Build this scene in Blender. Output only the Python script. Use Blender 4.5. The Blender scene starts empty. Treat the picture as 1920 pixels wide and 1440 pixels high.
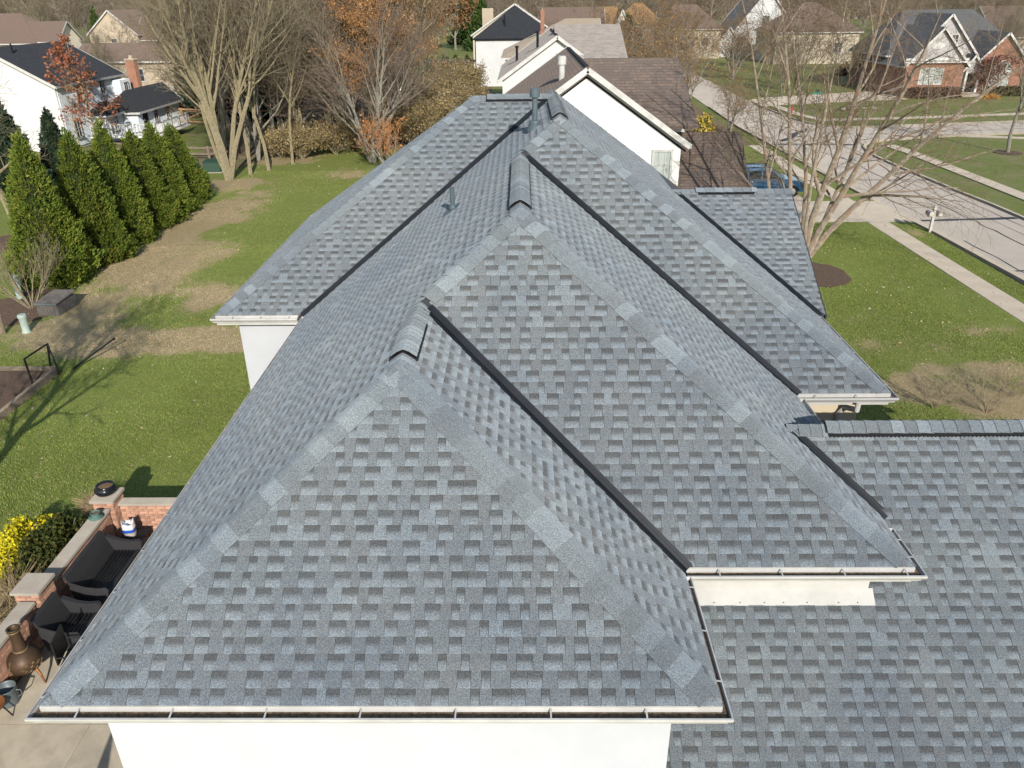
import bpy, math, random
import numpy as np
from mathutils import Vector, Matrix
R = math.radians
scene = bpy.context.scene
COL = scene.collection

# ------------------------------------------------------------------ camera
cam = bpy.data.cameras.new('camera')
cam.lens = 36.0 * 1457.0 / 1920.0
cam.sensor_width = 36.0
cam.clip_start = 0.1
cam.clip_end = 12000.0
cam_ob = bpy.data.objects.new('camera', cam)
COL.objects.link(cam_ob)
scene.camera = cam_ob
_th, _ps, _ro = 0.46038, 0.01508, -0.01164
_F = Vector((0, math.cos(_th), -math.sin(_th)))
_Rt = Vector((1, 0, 0))
_U = _Rt.cross(_F)
_Z = Matrix.Rotation(_ps, 3, 'Z')
_F, _Rt, _U = _Z @ _F, _Z @ _Rt, _Z @ _U
_R2 = math.cos(_ro) * _Rt + math.sin(_ro) * _U
_U2 = math.cos(_ro) * _U - math.sin(_ro) * _Rt
cam_ob.matrix_world = Matrix(((_R2.x, _U2.x, -_F.x, 0), (_R2.y, _U2.y, -_F.y, 0), (_R2.z, _U2.z, -_F.z, 11.0), (0, 0, 0, 1)))

# ------------------------------------------------------------------ sky and sun
SUN_EL, SUN_AZ = R(25.8), R(166.5)
world = bpy.data.worlds.new('World')
scene.world = world
world.use_nodes = True
wn = world.node_tree
sky = wn.nodes.new('ShaderNodeTexSky')
sky.sky_type = 'NISHITA'
sky.sun_disc = False
sky.sun_elevation = SUN_EL
sky.sun_rotation = SUN_AZ
sky.air_density = 1.0
sky.dust_density = 0.6
bg = wn.nodes['Background']
bg.inputs['Strength'].default_value = 0.12
wn.links.new(sky.outputs[0], bg.inputs['Color'])
sun = bpy.data.lights.new('sun', 'SUN')
sun.energy = 3.6
sun.angle = R(0.53)
sun.color = (1.0, 0.945, 0.86)
sun_ob = bpy.data.objects.new('sun', sun)
COL.objects.link(sun_ob)
sun_ob.location = (30, -60, 60)
_sd = Vector((math.sin(SUN_AZ) * math.cos(SUN_EL), math.cos(SUN_AZ) * math.cos(SUN_EL), math.sin(SUN_EL)))
sun_ob.rotation_euler = _sd.to_track_quat('Z', 'Y').to_euler()
scene.view_settings.view_transform = 'Standard'
scene.view_settings.look = 'None'
scene.view_settings.gamma = 1.0
scene.view_settings.exposure = 0.45
scene.render.engine = 'CYCLES'
scene.cycles.max_bounces = 6
scene.cycles.transparent_max_bounces = 8

# ------------------------------------------------------------------ materials
MATS = {}
def mk(name, c1, c2=None, scale=4.0, rough=0.8, bump=0.0, bscale=None, attr=False, metal=0.0, spec=0.3, detail=4.0, lo=0.35, hi=0.65, c3=None, scale3=0.5, diffuse=False, coat=0.0, objvar=0.0):
    m = bpy.data.materials.new(name)
    m.use_nodes = True
    nt = m.node_tree
    b = nt.nodes['Principled BSDF']
    b.inputs['Roughness'].default_value = rough
    b.inputs['Metallic'].default_value = metal
    b.inputs['Diffuse Roughness'].default_value = 1.0 if rough > .75 else 0.0
    b.inputs['Specular IOR Level'].default_value = spec
    if coat:
        b.inputs['Coat Weight'].default_value = coat
    tc = nt.nodes.new('ShaderNodeTexCoord')
    def noise(s, d=detail):
        n = nt.nodes.new('ShaderNodeTexNoise')
        n.inputs['Scale'].default_value = s
        n.inputs['Detail'].default_value = d
        n.inputs['Roughness'].default_value = 0.65
        nt.links.new(tc.outputs['Object'], n.inputs['Vector'])
        return n
    def ramp(src, l, h):
        r = nt.nodes.new('ShaderNodeMapRange')
        r.inputs[1].default_value = l
        r.inputs[2].default_value = h
        nt.links.new(src, r.inputs[0])
        return r.outputs[0]
    def mix(kind, fac, a, bb):
        x = nt.nodes.new('ShaderNodeMix')
        x.data_type = 'RGBA'
        x.blend_type = kind
        for sock, val in ((x.inputs[0], fac), (x.inputs[6], a), (x.inputs[7], bb)):
            if isinstance(val, (int, float)):
                sock.default_value = val
            elif isinstance(val, (tuple, list)):
                sock.default_value = (*val[:3], 1)
            else:
                nt.links.new(val, sock)
        return x.outputs[2]
    col = None
    if c2 is not None:
        col = mix('MIX', ramp(noise(scale).outputs['Fac'], lo, hi), c1, c2)
    if c3 is not None:
        col = mix('MIX', ramp(noise(scale3, 3).outputs['Fac'], 0.45, 0.7), col if col is not None else c1, c3)
    if attr:
        a = nt.nodes.new('ShaderNodeVertexColor')
        a.layer_name = 'Col'
        col = mix('MULTIPLY', 1.0, col if col is not None else c1, a.outputs['Color'])
    if objvar:
        oi = nt.nodes.new('ShaderNodeObjectInfo')
        rr = nt.nodes.new('ShaderNodeMapRange')
        rr.inputs[3].default_value = 1 - objvar
        rr.inputs[4].default_value = 1 + objvar
        nt.links.new(oi.outputs['Random'], rr.inputs[0])
        cc = nt.nodes.new('ShaderNodeCombineColor')
        for i in range(3):
            nt.links.new(rr.outputs[0], cc.inputs[i])
        col = mix('MULTIPLY', 1.0, col if col is not None else c1, cc.outputs[0])
    if col is None:
        b.inputs['Base Color'].default_value = (*c1, 1)
    else:
        nt.links.new(col, b.inputs['Base Color'])
    if bump:
        bn = nt.nodes.new('ShaderNodeBump')
        bn.inputs['Strength'].default_value = bump
        bn.inputs['Distance'].default_value = 0.02
        nt.links.new(noise(bscale or scale * 3).outputs['Fac'], bn.inputs['Height'])
        nt.links.new(bn.outputs[0], b.inputs['Normal'])
    MATS[name] = m
    return m

def shingle_material():
    m = bpy.data.materials.new('asphalt_shingle')
    m.use_nodes = True
    nt = m.node_tree
    b = nt.nodes['Principled BSDF']
    b.inputs['Roughness'].default_value = 0.95
    b.inputs['Specular IOR Level'].default_value = 0.25
    b.inputs['Diffuse Roughness'].default_value = 1.0
    tc = nt.nodes.new('ShaderNodeTexCoord')
    at = nt.nodes.new('ShaderNodeVertexColor')
    at.layer_name = 'Col'
    prev = at.outputs['Color']
    # granules: three speckle sizes, each of its own hue
    for s, l, h, ca, cb in ((210, .3, .7, (.40, .44, .52), (1.62, 1.57, 1.48)), (85, .3, .7, (.62, .64, .71), (1.38, 1.35, 1.28)), (1.1, .3, .7, (.90, .92, .95), (1.09, 1.07, 1.04)), (0.35, .3, .7, (.93, .93, .95), (1.07, 1.06, 1.03))):
        n = nt.nodes.new('ShaderNodeTexNoise')
        n.inputs['Scale'].default_value = s
        n.inputs['Detail'].default_value = 3
        nt.links.new(tc.outputs['Object'], n.inputs['Vector'])
        r = nt.nodes.new('ShaderNodeMapRange')
        r.inputs[1].default_value = l
        r.inputs[2].default_value = h
        nt.links.new(n.outputs['Fac'], r.inputs[0])
        x = nt.nodes.new('ShaderNodeMix')
        x.data_type = 'RGBA'
        x.inputs[6].default_value = (*ca, 1)
        x.inputs[7].default_value = (*cb, 1)
        nt.links.new(r.outputs[0], x.inputs[0])
        y = nt.nodes.new('ShaderNodeMix')
        y.data_type = 'RGBA'
        y.blend_type = 'MULTIPLY'
        y.inputs[0].default_value = 1
        nt.links.new(prev, y.inputs[6])
        nt.links.new(x.outputs[2], y.inputs[7])
        prev = y.outputs[2]
    nt.links.new(prev, b.inputs['Base Color'])
    n = nt.nodes.new('ShaderNodeTexNoise')
    n.inputs['Scale'].default_value = 170
    n.inputs['Detail'].default_value = 2
    nt.links.new(tc.outputs['Object'], n.inputs['Vector'])
    bn = nt.nodes.new('ShaderNodeBump')
    bn.inputs['Strength'].default_value = 0.6
    bn.inputs['Distance'].default_value = 0.006
    nt.links.new(n.outputs['Fac'], bn.inputs['Height'])
    nt.links.new(bn.outputs[0], b.inputs['Normal'])
    MATS['shingle'] = m
shingle_material()

mk('roof_deck', (.05, .052, .055), rough=.95)
mk('wall_white', (.485, .497, .515), (.455, .467, .485), scale=1.2, rough=.85, bump=.12, bscale=60)
mk('wall_cream', (.60, .52, .39), (.56, .485, .36), scale=1.2, rough=.85, bump=.1, bscale=60)
mk('trim_white', (.60, .59, .565), (.50, .49, .465), scale=3, rough=.5, c3=(.42, .41, .385), scale3=1.2)
mk('trim_cream', (.50, .495, .475), (.43, .425, .405), scale=3, rough=.5)
mk('gutter_inside', (.20, .19, .175), (.10, .095, .09), scale=6, rough=.7)
mk('debris', (.07, .055, .04), (.24, .17, .10), scale=30, rough=.95, bump=.6, bscale=80)
mk('valley_metal', (.010, .013, .017), (.017, .020, .025), scale=3, rough=.5, spec=.35)
mk('vent_black', (.013, .013, .015), rough=.6)
mk('vent_paint', (.075, .105, .125), (.10, .13, .15), scale=10, rough=.42)

# ------------------------------------------------------------------ mesh helpers
class MB:
    def __init__(s):
        s.v = []; s.f = []; s.c = []
    def add(s, vs, fs, col=None):
        o = len(s.v)
        s.v.extend([tuple(p) for p in vs])
        s.f.extend([tuple(i + o for i in f) for f in fs])
        if col is None:
            col = (1, 1, 1)
        if isinstance(col, list):
            s.c.extend(col)
        else:
            s.c.extend([col] * len(vs))
        return s
    def box(s, x0, x1, y0, y1, z0, z1, col=None):
        vs = [(x0, y0, z0), (x1, y0, z0), (x1, y1, z0), (x0, y1, z0), (x0, y0, z1), (x1, y0, z1), (x1, y1, z1), (x0, y1, z1)]
        return s.add(vs, BOXF, col)
    def bar(s, p0, p1, w, h, up=(0, 0, 1), col=None):
        """rectangular bar between two points, width w across, height h along up"""
        p0, p1, up = Vector(p0), Vector(p1), Vector(up)
        d = (p1 - p0).normalized()
        a = d.cross(up)
        if a.length < 1e-5:
            a = d.cross(Vector((1, 0, 0)))
        a.normalize()
        u = a.cross(d).normalized()
        vs = []
        for p in (p0, p1):
            for sa, su in ((-1, -1), (1, -1), (1, 1), (-1, 1)):
                vs.append(p + a * (sa * w / 2) + u * (su * h / 2))
        return s.add(vs, [(3, 2, 1, 0), (4, 5, 6, 7), (0, 1, 5, 4), (1, 2, 6, 5), (2, 3, 7, 6), (3, 0, 4, 7)], col)
    def tube(s, pts, rad, n=8, col=None, cap=True):
        pts = [Vector(p) for p in pts]
        if not isinstance(rad, (list, tuple)):
            rad = [rad] * len(pts)
        vs, fs = [], []
        a = None
        for i, p in enumerate(pts):
            d = (pts[min(i + 1, len(pts) - 1)] - pts[max(i - 1, 0)]).normalized()
            if a is None:
                a = d.cross(Vector((0.31, 0.2, 0.93)))
                if a.length < 1e-4:
                    a = d.cross(Vector((1, 0, 0)))
            a = (a - d * a.dot(d)).normalized()
            b = d.cross(a)
            for k in range(n):
                t = 2 * math.pi * k / n
                vs.append(p + (a * math.cos(t) + b * math.sin(t)) * rad[i])
        for i in range(len(pts) - 1):
            for k in range(n):
                k2 = (k + 1) % n
                fs.append((i * n + k, i * n + k2, (i + 1) * n + k2, (i + 1) * n + k))
        if cap:
            fs.append(tuple(range(n - 1, -1, -1)))
            fs.append(tuple(range((len(pts) - 1) * n, len(pts) * n)))
        return s.add(vs, fs, col)
    def lathe(s, prof, cx=0, cy=0, n=20, col=None):
        """prof: list of (radius, z)"""
        vs, fs = [], []
        for r, z in prof:
            for k in range(n):
                t = 2 * math.pi * k / n
                vs.append((cx + r * math.cos(t), cy + r * math.sin(t), z))
        for i in range(len(prof) - 1):
            for k in range(n):
                k2 = (k + 1) % n
                fs.append((i * n + k, i * n + k2, (i + 1) * n + k2, (i + 1) * n + k))
        fs.append(tuple(range(n - 1, -1, -1)))
        fs.append(tuple(range((len(prof) - 1) * n, len(prof) * n)))
        return s.add(vs, fs, col)
    def slab(s, poly, t, col=None):
        """polygon (ccw from above) extruded straight down by t"""
        n = len(poly)
        vs = [Vector(p) for p in poly] + [Vector(p) - Vector((0, 0, t)) for p in poly]
        fs = [tuple(range(n)), tuple(range(2 * n - 1, n - 1, -1))]
        fs += [(i, n + i, n + (i + 1) % n, (i + 1) % n) for i in range(n)]
        return s.add(vs, fs, col)
    def xf(s, m):
        s.v = [tuple(m @ Vector(p)) for p in s.v]
        return s
    def build(s, name, mat, parent=None, smooth=False, attr=False):
        me = bpy.data.meshes.new(name)
        me.from_pydata(s.v, [], s.f)
        if attr:
            ca = me.color_attributes.new('Col', 'FLOAT_COLOR', 'POINT')
            arr = np.ones((len(s.v), 4), np.float32)
            arr[:, :3] = np.array(s.c, np.float32)
            ca.data.foreach_set('color', arr.ravel())
        me.materials.append(MATS[mat])
        if smooth:
            me.polygons.foreach_set('use_smooth', [True] * len(me.polygons))
        o = bpy.data.objects.new(name, me)
        COL.objects.link(o)
        if parent is not None:
            o.parent = parent
        return o
BOXF = [(3, 2, 1, 0), (4, 5, 6, 7), (0, 1, 5, 4), (1, 2, 6, 5), (2, 3, 7, 6), (3, 0, 4, 7)]

def tag(o, label, cat=None, group=None, kind=None):
    o['label'] = label
    if cat:
        o['category'] = cat
    if group:
        o['group'] = group
    if kind:
        o['kind'] = kind
    return o
def thing(name, label, cat, loc=(0, 0, 0), rz=0.0, group=None):
    o = bpy.data.objects.new(name, None)
    o.empty_display_size = 0.3
    COL.objects.link(o)
    o.location = loc
    o.rotation_euler = (0, 0, rz)
    return tag(o, label, cat, group)
def struct(o):
    o['kind'] = 'structure'
    return o
def copy_tree(o, parent=None):
    c = o.copy()
    COL.objects.link(c)
    c.parent = parent
    for ch in list(o.children):
        copy_tree(ch, c)
    return c
def clip(poly, conv):
    """Sutherland-Hodgman: list of (u,v) clipped by convex ccw polygon"""
    out = poly
    n = len(conv)
    for i in range(n):
        ax, ay = conv[i]
        bx, by = conv[(i + 1) % n]
        inp, out = out, []
        if not inp:
            return []
        def side(p):
            return (bx - ax) * (p[1] - ay) - (by - ay) * (p[0] - ax)
        for j in range(len(inp)):
            p, q = inp[j], inp[(j + 1) % len(inp)]
            sp, sq = side(p), side(q)
            if sp >= 0:
                out.append(p)
            if (sp >= 0) != (sq >= 0):
                t = sp / (sp - sq)
                out.append((p[0] + t * (q[0] - p[0]), p[1] + t * (q[1] - p[1])))
    return out

# ================================================================== the house with the grey roof
house = thing('grey_roof_house', 'large white house with new grey shingle hip roofs filling the foreground', 'house', (-1.3, 12.0, 0))
HB = Matrix.Translation((1.3, -12.0, 0))          # parts are modelled in world metres
def hpart(mb, name, mat, parent=house, **k):
    if parent is house:
        mb.xf(HB)
    o = mb.build(name, mat, parent, **k)
    return o
PS, PF = 0.72265, 0.89859                           # side and front pitches
KK = PS / PF
ZE = 5.525
XL, XR1, XR2, XR3 = -4.220, 1.707, 4.178, 5.642
Y1, Y2, Y3, Y4 = 4.777, 6.5995, 10.6616, 14.105
W1, W2, W3 = (XR1 - XL) / 2, (XR2 - XL) / 2, (XR3 - XL) / 2
XL4 = -5.981
YB = 19.35
V = Vector
A1 = V((XL + W1, Y1 + KK * W1, ZE + PS * W1)); E1 = V((XL + W1, Y2 + KK * W1, ZE + PS * W1))
A2 = V((XL + W2, Y2 + KK * W2, ZE + PS * W2)); E2 = V((XL + W2, Y3 + KK * W2, ZE + PS * W2))
A3 = V((XL + W3, Y3 + KK * W3, ZE + PS * W3)); E3 = V((XL + W3, Y4 + KK * W3, ZE + PS * W3))
E3b = V((XL + W3, YB, ZE + PS * W3))
C1L, C1R = V((XL, Y1, ZE)), V((XR1, Y1, ZE))
V1, C2R = V((XR1, Y2, ZE)), V((XR2, Y2, ZE))
V2, C3R = V((XR2, Y3, ZE)), V((XR3, Y3, ZE))
V3, C4L = V((XL, Y4, ZE)), V((XL4, Y4, ZE))
A4 = V((XL4 + W3, Y4 + KK * W3, ZE + PS * W3))
# small cross gable on the right, and the garage roof
G5Y, G5Z, G5X, P5 = 16.98, 7.25, 5.80, 0.575
G5a = V((XR3 - (G5Z - ZE) / PS, G5Y, G5Z)); G5b = V((G5X, G5Y, G5Z))
G5e = V((XR3, G5Y - (G5Z - ZE) / P5, ZE)); G5f = V((G5X, G5Y - (G5Z - ZE) / P5, ZE))
R6Y, R6Z, P6, R6X = 8.52, 6.18, 0.755, 13.5
R6a = V((XR2 - (R6Z - ZE) / PS, R6Y, R6Z)); R6v = V((XR2, R6Y - (R6Z - ZE) / P6, ZE))
OV = 0.31
WX1, WX2, WX3, WXL, WXL4 = XR1 - OV - .03, XR2 - OV, XR3 - OV, XL + OV, XL4 + OV
WY1, WY2, WY3, WY4 = Y1 + OV, Y2 + OV, Y3 + OV, Y4 + OV
R6E = 2.95
R6YE = R6Y - (R6Z - R6E) / P6
def r6z(y):
    return R6Z - (R6Y - y) * P6

# --- deck
deck = MB()
DZ = V((0, 0, -.012))
def dk(*pts):
    deck.slab([p + DZ for p in pts], .10)
dk(C1L, C1R, A1)
dk(C1R, V1, E1, A1)
dk(V1, C2R, A2, E1)
dk(C2R, V2, E2, A2)
dk(V2, C3R, A3, E2)
dk(C3R, V((XR3, YB, ZE)), E3b, A3)
dk(C1L, A1, E1, V((XL, E1.y - 1.2, ZE)))
dk(V((XL, E1.y - 1.2, ZE)), E1, A2, E2, V((XL, E2.y - 4.0, ZE)))
dk(V((XL, E2.y - 4.0, ZE)), E2, A3, E3, V3)
dk(C4L, V3, E3, A4)
dk(V((XL4, 2 * A4.y - Y4, ZE)), C4L, A4)
dk(A4, E3, E3b, V((XL + W3, 2 * A4.y - Y4, ZE)), V((XL4, 2 * A4.y - Y4, ZE)))
dk(G5e, G5f, G5b, G5a)
dk(G5a, G5b, V((G5X, 2 * G5Y - G5f.y, ZE)), V((XR3, 2 * G5Y - G5f.y, ZE)))
dk(V((WX1, R6YE, R6E)), V((R6X, R6YE, R6E)), V((R6X, WY2, r6z(WY2))), V((WX1, WY2, r6z(WY2))))
dk(V((WX2, WY2, r6z(WY2))), V((R6X, WY2, r6z(WY2))), V((R6X, R6Y, R6Z)), R6a + V((.35, 0, 0)), V((WX2, R6v.y, r6z(R6v.y))))
dk(R6a + V((.5, 0, 0)), V((R6X, R6Y, R6Z)), V((R6X, R6Y + 1.2, R6Z - .9)), V((WX2, R6Y + 1.2, R6Z - .9)))
roof = hpart(deck, 'roof', 'roof_deck')
roof['label'] = 'grey laminated asphalt shingle roof with stepped hips and black valleys'
RB = HB                                           # roof children share the roof's frame

# --- shingles
LIGHT, MID, WARM = (.196, .229, .254), (.157, .180, .198), (.152, .170, .185)
rs = random.Random(5)
def tone(c, k):
    return (c[0] * k, c[1] * k, c[2] * k)
def shingle_plane(O, u, v, polys, seed, piece, exp=.143, ustep=None):
    """fill convex polygons (in metres along u and up the slope v) with courses of laminated tabs"""
    rr = random.Random(seed)
    n = u.cross(v).normalized()
    u0 = min(p[0] for P in polys for p in P); u1 = max(p[0] for P in polys for p in P)
    v0 = min(p[1] for P in polys for p in P); v1 = max(p[1] for P in polys for p in P)
    k = math.floor(v0 / exp)
    while k * exp < v1:
        a, b = k * exp, (k + 1) * exp
        uu = u0 - rr.random() * .3
        tab = rr.random() < .5
        nom = rr.uniform(-1, 1) * .0015
        while uu < u1:
            w = rr.choice((.09, .11, .13, .15, .18)) * rr.uniform(.92, 1.08) if tab else rr.choice((.08, .12, .14, .16)) * rr.uniform(.92, 1.08)
            jit = rr.uniform(-.003, .003)
            for P in polys:
                rect = [(uu + .0015, a + jit * tab + nom), (uu + w - .0015, a + jit * tab + nom), (uu + w - .0015, b + .004), (uu + .0015, b + .004)]
                if tab:
                    q = clip(rect, P)
                    if len(q) > 2:
                        x = rr.random()
                        c = tone(LIGHT, .96) if x < .10 else (MID if x < .85 else WARM)
                        kk = rr.uniform(.955, 1.045)
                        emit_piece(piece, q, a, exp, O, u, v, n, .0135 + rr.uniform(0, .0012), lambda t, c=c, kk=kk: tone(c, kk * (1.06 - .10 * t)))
                else:
                    kk = rr.uniform(.95, 1.05)
                    dk_ = rr.uniform(.38, .48)
                    c = tone(LIGHT, 1.02)
                    polylist = []
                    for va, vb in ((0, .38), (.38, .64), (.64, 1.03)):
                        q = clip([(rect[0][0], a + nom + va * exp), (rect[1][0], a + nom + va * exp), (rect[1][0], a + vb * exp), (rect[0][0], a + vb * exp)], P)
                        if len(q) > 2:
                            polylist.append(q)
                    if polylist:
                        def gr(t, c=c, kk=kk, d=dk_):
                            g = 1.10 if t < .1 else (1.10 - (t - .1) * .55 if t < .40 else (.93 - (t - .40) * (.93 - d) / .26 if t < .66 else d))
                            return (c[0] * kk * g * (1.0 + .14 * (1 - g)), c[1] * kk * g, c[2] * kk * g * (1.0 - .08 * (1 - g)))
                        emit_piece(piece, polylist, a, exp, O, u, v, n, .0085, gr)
            uu += w
            tab = not tab if rr.random() < .965 else tab
        k += 1
def emit_piece(out, q, a, exp, O, u, v, n, h, colf):
    mb = MB()
    qs = q if isinstance(q[0], list) else [q]
    for q in qs:
        vs, cs = [], []
        m = len(q)
        for (x, y) in q:
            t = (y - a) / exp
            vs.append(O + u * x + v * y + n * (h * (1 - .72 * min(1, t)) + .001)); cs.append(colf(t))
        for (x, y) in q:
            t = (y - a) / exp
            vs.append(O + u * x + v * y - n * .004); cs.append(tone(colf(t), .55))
        fs = [tuple(range(m))] + [(i, m + i, m + (i + 1) % m, (i + 1) % m) for i in range(m)]
        mb.add(vs, fs, cs)
    out.append(mb)
def frame(O, u, vdir):
    v = vdir.normalized()
    return O, u, v
def uv(O, u, v, pts):
    return [((V(p) - O).dot(u), (V(p) - O).dot(v)) for p in pts]
ex, ey = V((1, 0, 0)), V((0, 1, 0))
vf, vl, vr = V((0, 1, PF)).normalized(), V((1, 0, PS)).normalized(), V((-1, 0, PS)).normalized()
pieces_front, pieces = [], []
g = .115                                            # shingles are cut back from the valley centre
# S1 front
shingle_plane(C1L, ex, vf, [uv(C1L, ex, vf, [C1L, C1R, A1])], 1, pieces_front)
# S1 right
shingle_plane(C1R, ey, vr, [uv(C1R, ey, vr, [C1R, V1 - ey * g, E1 - ey * g, A1])], 2, pieces)
# S2 front
shingle_plane(V1, ex, vf, [uv(V1, ex, vf, [V1 + ex * g, C2R, A2, E1 + ex * g])], 3, pieces)
# S2 right, above and in front of the garage ridge
def onr(x, y, X):                                   # point on right plane with eave X
    return V((x, y, ZE + PS * (X - x)))
def hipw(Cy, X, w):                                 # front hip, valley or ridge point at plan distance w from the right eave
    return V((X - w, Cy + KK * w, ZE + PS * w))
w6 = XR2 - R6a.x
shingle_plane(C2R, ey, vr, [uv(C2R, ey, vr, [C2R, R6v - ey * g, R6a - ey * g, hipw(Y2, XR2, w6)]),
                            uv(C2R, ey, vr, [V((XR2, R6Y + .3, ZE)), V2 - ey * g, hipw(Y3, XR2, w6) - ey * g, R6a + ey * .02]),
                            uv(C2R, ey, vr, [hipw(Y2, XR2, w6), hipw(Y3, XR2, w6) - ey * g, E2 - ey * g, A2])], 4, pieces)
# S3 front
shingle_plane(V2, ex, vf, [uv(V2, ex, vf, [V2 + ex * g, C3R, A3, E2 + ex * g])], 6, pieces)
# S3 right
w5 = XR3 - G5a.x
shingle_plane(C3R, ey, vr, [uv(C3R, ey, vr, [C3R, G5e - ey * g, G5a - ey * g, hipw(Y3, XR3, w5)]),
                            uv(C3R, ey, vr, [hipw(Y3, XR3, w5), V((G5a.x, YB, G5a.z)), E3b, A3])], 7, pieces)
# left plane, three bands
def onl(w, y):
    return V((XL + w, y, ZE + PS * w))
def ledge(Y, w):
    return onl(w, Y + KK * w)
nl = -ey
OL = C1L
shingle_plane(OL, nl, vl, [uv(OL, nl, vl, [V3 - ey * g, C1L, A1, ledge(Y4, W1) - ey * g]),
                           uv(OL, nl, vl, [ledge(Y4, W1) - ey * g, E1, A2, ledge(Y4, W2) - ey * g]),
                           uv(OL, nl, vl, [ledge(Y4, W2) - ey * g, E2, A3, E3 - ey * g])], 8, pieces)
# S4 front, S4 left
shingle_plane(C4L, ex, vf, [uv(C4L, ex, vf, [C4L, V3 - ex * g, E3 - ex * g, A4])], 9, pieces)
C4B = V((XL4, 2 * A4.y - Y4, ZE))
shingle_plane(C4B, nl, vl, [uv(C4B, nl, vl, [C4B, C4L, A4])], 10, pieces)
# G5 and garage fronts
v5 = V((0, 1, P5)).normalized()
shingle_plane(G5e, ex, v5, [uv(G5e, ex, v5, [G5e + ex * .13, G5f, G5b, G5a + ex * g])], 11, pieces)
v6 = V((0, 1, P6)).normalized()
O6 = V((WX1, R6YE, R6E))
shingle_plane(O6, ex, v6, [uv(O6, ex, v6, [O6 + ex * .01, V((R6X, R6YE, R6E)), V((R6X, WY2, r6z(WY2))), V((WX1 + .01, WY2, r6z(WY2)))]),
                           uv(O6, ex, v6, [V((WX2 + .01, WY2, r6z(WY2))), V((R6X, WY2, r6z(WY2))), V((R6X, R6v.y, r6z(R6v.y))), V((WX2 + .2, R6v.y, r6z(R6v.y)))]),
                           uv(O6, ex, v6, [V((XR2 + g, R6v.y, r6z(R6v.y))), V((R6X, R6v.y, r6z(R6v.y))), V((R6X, R6Y, R6Z)), R6a + ex * g])], 12, pieces)
pieces_front_keep = pieces_front[:300]
for mb in pieces_front_keep:
    hpart(mb, 'shingle', 'shingle', roof, attr=True)
rest = MB()
for mb in pieces_front[300:] + pieces:
    rest.add(mb.v, mb.f, mb.c)
o = hpart(rest, 'shingle_courses', 'shingle', roof, attr=True)
o['kind'] = 'stuff'
for ch in roof.children:
    ch.matrix_local = HB

# --- hip and ridge caps, each a piece
def caps(p0, p1, n1, n2, a1, a2, wid=.16, exp=.20, seed=0, lift=0.0, s0=0.0, s1=None):
    """p0 low end, p1 high end; a1/a2 run down each plane away from the line"""
    rr = random.Random(seed)
    d = (p1 - p0); L = d.length; d.normalize()
    a1 = (a1 - d * a1.dot(d)).normalized(); a2 = (a2 - d * a2.dot(d)).normalized()
    nm = (n1 + n2).normalized()
    s = s0
    end = L if s1 is None else s1
    while s < end - .02:
        x = rr.random()
        c = tone(LIGHT, 1.08) if x < .24 else (tone(LIGHT, .88) if x < .7 else tone(MID, .98))
        c = tone(c, rr.uniform(.96, 1.04))
        e2 = min(s + exp + .03, L + .02)
        vs, cs = [], []
        for ss, h in ((s, .024), (e2, .014)):
            P = p0 + d * ss
            w = wid * rr.uniform(.97, 1.03)
            for q in (P + a1 * w + n1 * (h + lift), P + a1 * w * .28 + n1 * (h + lift), P + nm * (h * .95 + lift) - nm * .004, P + a2 * w * .28 + n2 * (h + lift), P + a2 * w + n2 * (h + lift)):
                vs.append(q); cs.append(c)
        for i in range(10):
            vs.append(vs[i] - nm * .008); cs.append(tone(c, .5))
        fs = []
        for i in range(4):
            fs.append((i, i + 5, i + 6, i + 1)); fs.append((10 + i, 11 + i, 16 + i, 15 + i))
            fs.append((i, i + 1, 11 + i, 10 + i)); fs.append((5 + i, 15 + i, 16 + i, 6 + i))
        fs += [(0, 10, 15, 5), (4, 9, 19, 14)]
        mb = MB().add(vs, fs, cs)
        o = mb.build('hip_cap', 'shingle', roof, attr=True)
        o.matrix_local = HB
        s += exp
nF, nL, nR = V((0, -PF, 1)).normalized(), V((-PS, 0, 1)).normalized(), V((PS, 0, 1)).normalized()
nBk = V((0, PF, 1)).normalized()
dF, dL, dR = -vf, -vl, -vr
dB = V((0, 1, -PF)).normalized()
# orientation: a1 must lie left of travel (up-hill) so the faces look outward
caps(C1L, A1, nL, nF, dL, dF, seed=21, s0=.13)
caps(C1R, A1, nF, nR, dF, dR, seed=22, s0=.13)
caps(C2R, A2, nF, nR, dF, dR, seed=23, s0=.13)
caps(E1 + (A2 - E1).normalized() * .10, A2, nL, nF, dL, dF, seed=24)
caps(C3R, A3, nF, nR, dF, dR, seed=25, s0=.13)
caps(E2 + (A3 - E2).normalized() * .10, A3, nL, nF, dL, dF, seed=26)
caps(C4L, A4, nL, nF, dL, dF, seed=27, s0=.13)
# ridges (with raised vents)
def vent(p0, p1, n1, n2, a1, a2, w=.165, h=.034):
    d = (p1 - p0).normalized()
    nm = (n1 + n2).normalized()
    mb = MB()
    vs = []
    for P in (p0, p1):
        for q in (P + a1 * w + n1 * .004, P + a1 * w + n1 * h, P + nm * h, P + a2 * w + n2 * h, P + a2 * w + n2 * .004, P + nm * .004):
            vs.append(q)
    fs = [(i, 6 + i, 6 + (i + 1) % 6, (i + 1) % 6) for i in range(6)] + [(0, 1, 2, 5), (2, 3, 4, 5), (11, 8, 7, 6), (11, 10, 9, 8)]
    mb.add(vs, fs)
    # louvre ribs along both edges
    L = (p1 - p0).length
    s = .02
    while s < L:
        for a, n in ((a1, n1), (a2, n2)):
            P = p0 + d * s + a * (w + .004) + n * (h * .5)
            mb.bar(P - n * h * .35, P + n * h * .4, .012, .012, up=a)
        s += .05
    o = hpart(mb, 'ridge_vent', 'vent_black')
    return o
caps(A1, E1, nL, nR, dL, dR, wid=.15, exp=.12, seed=30)
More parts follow.
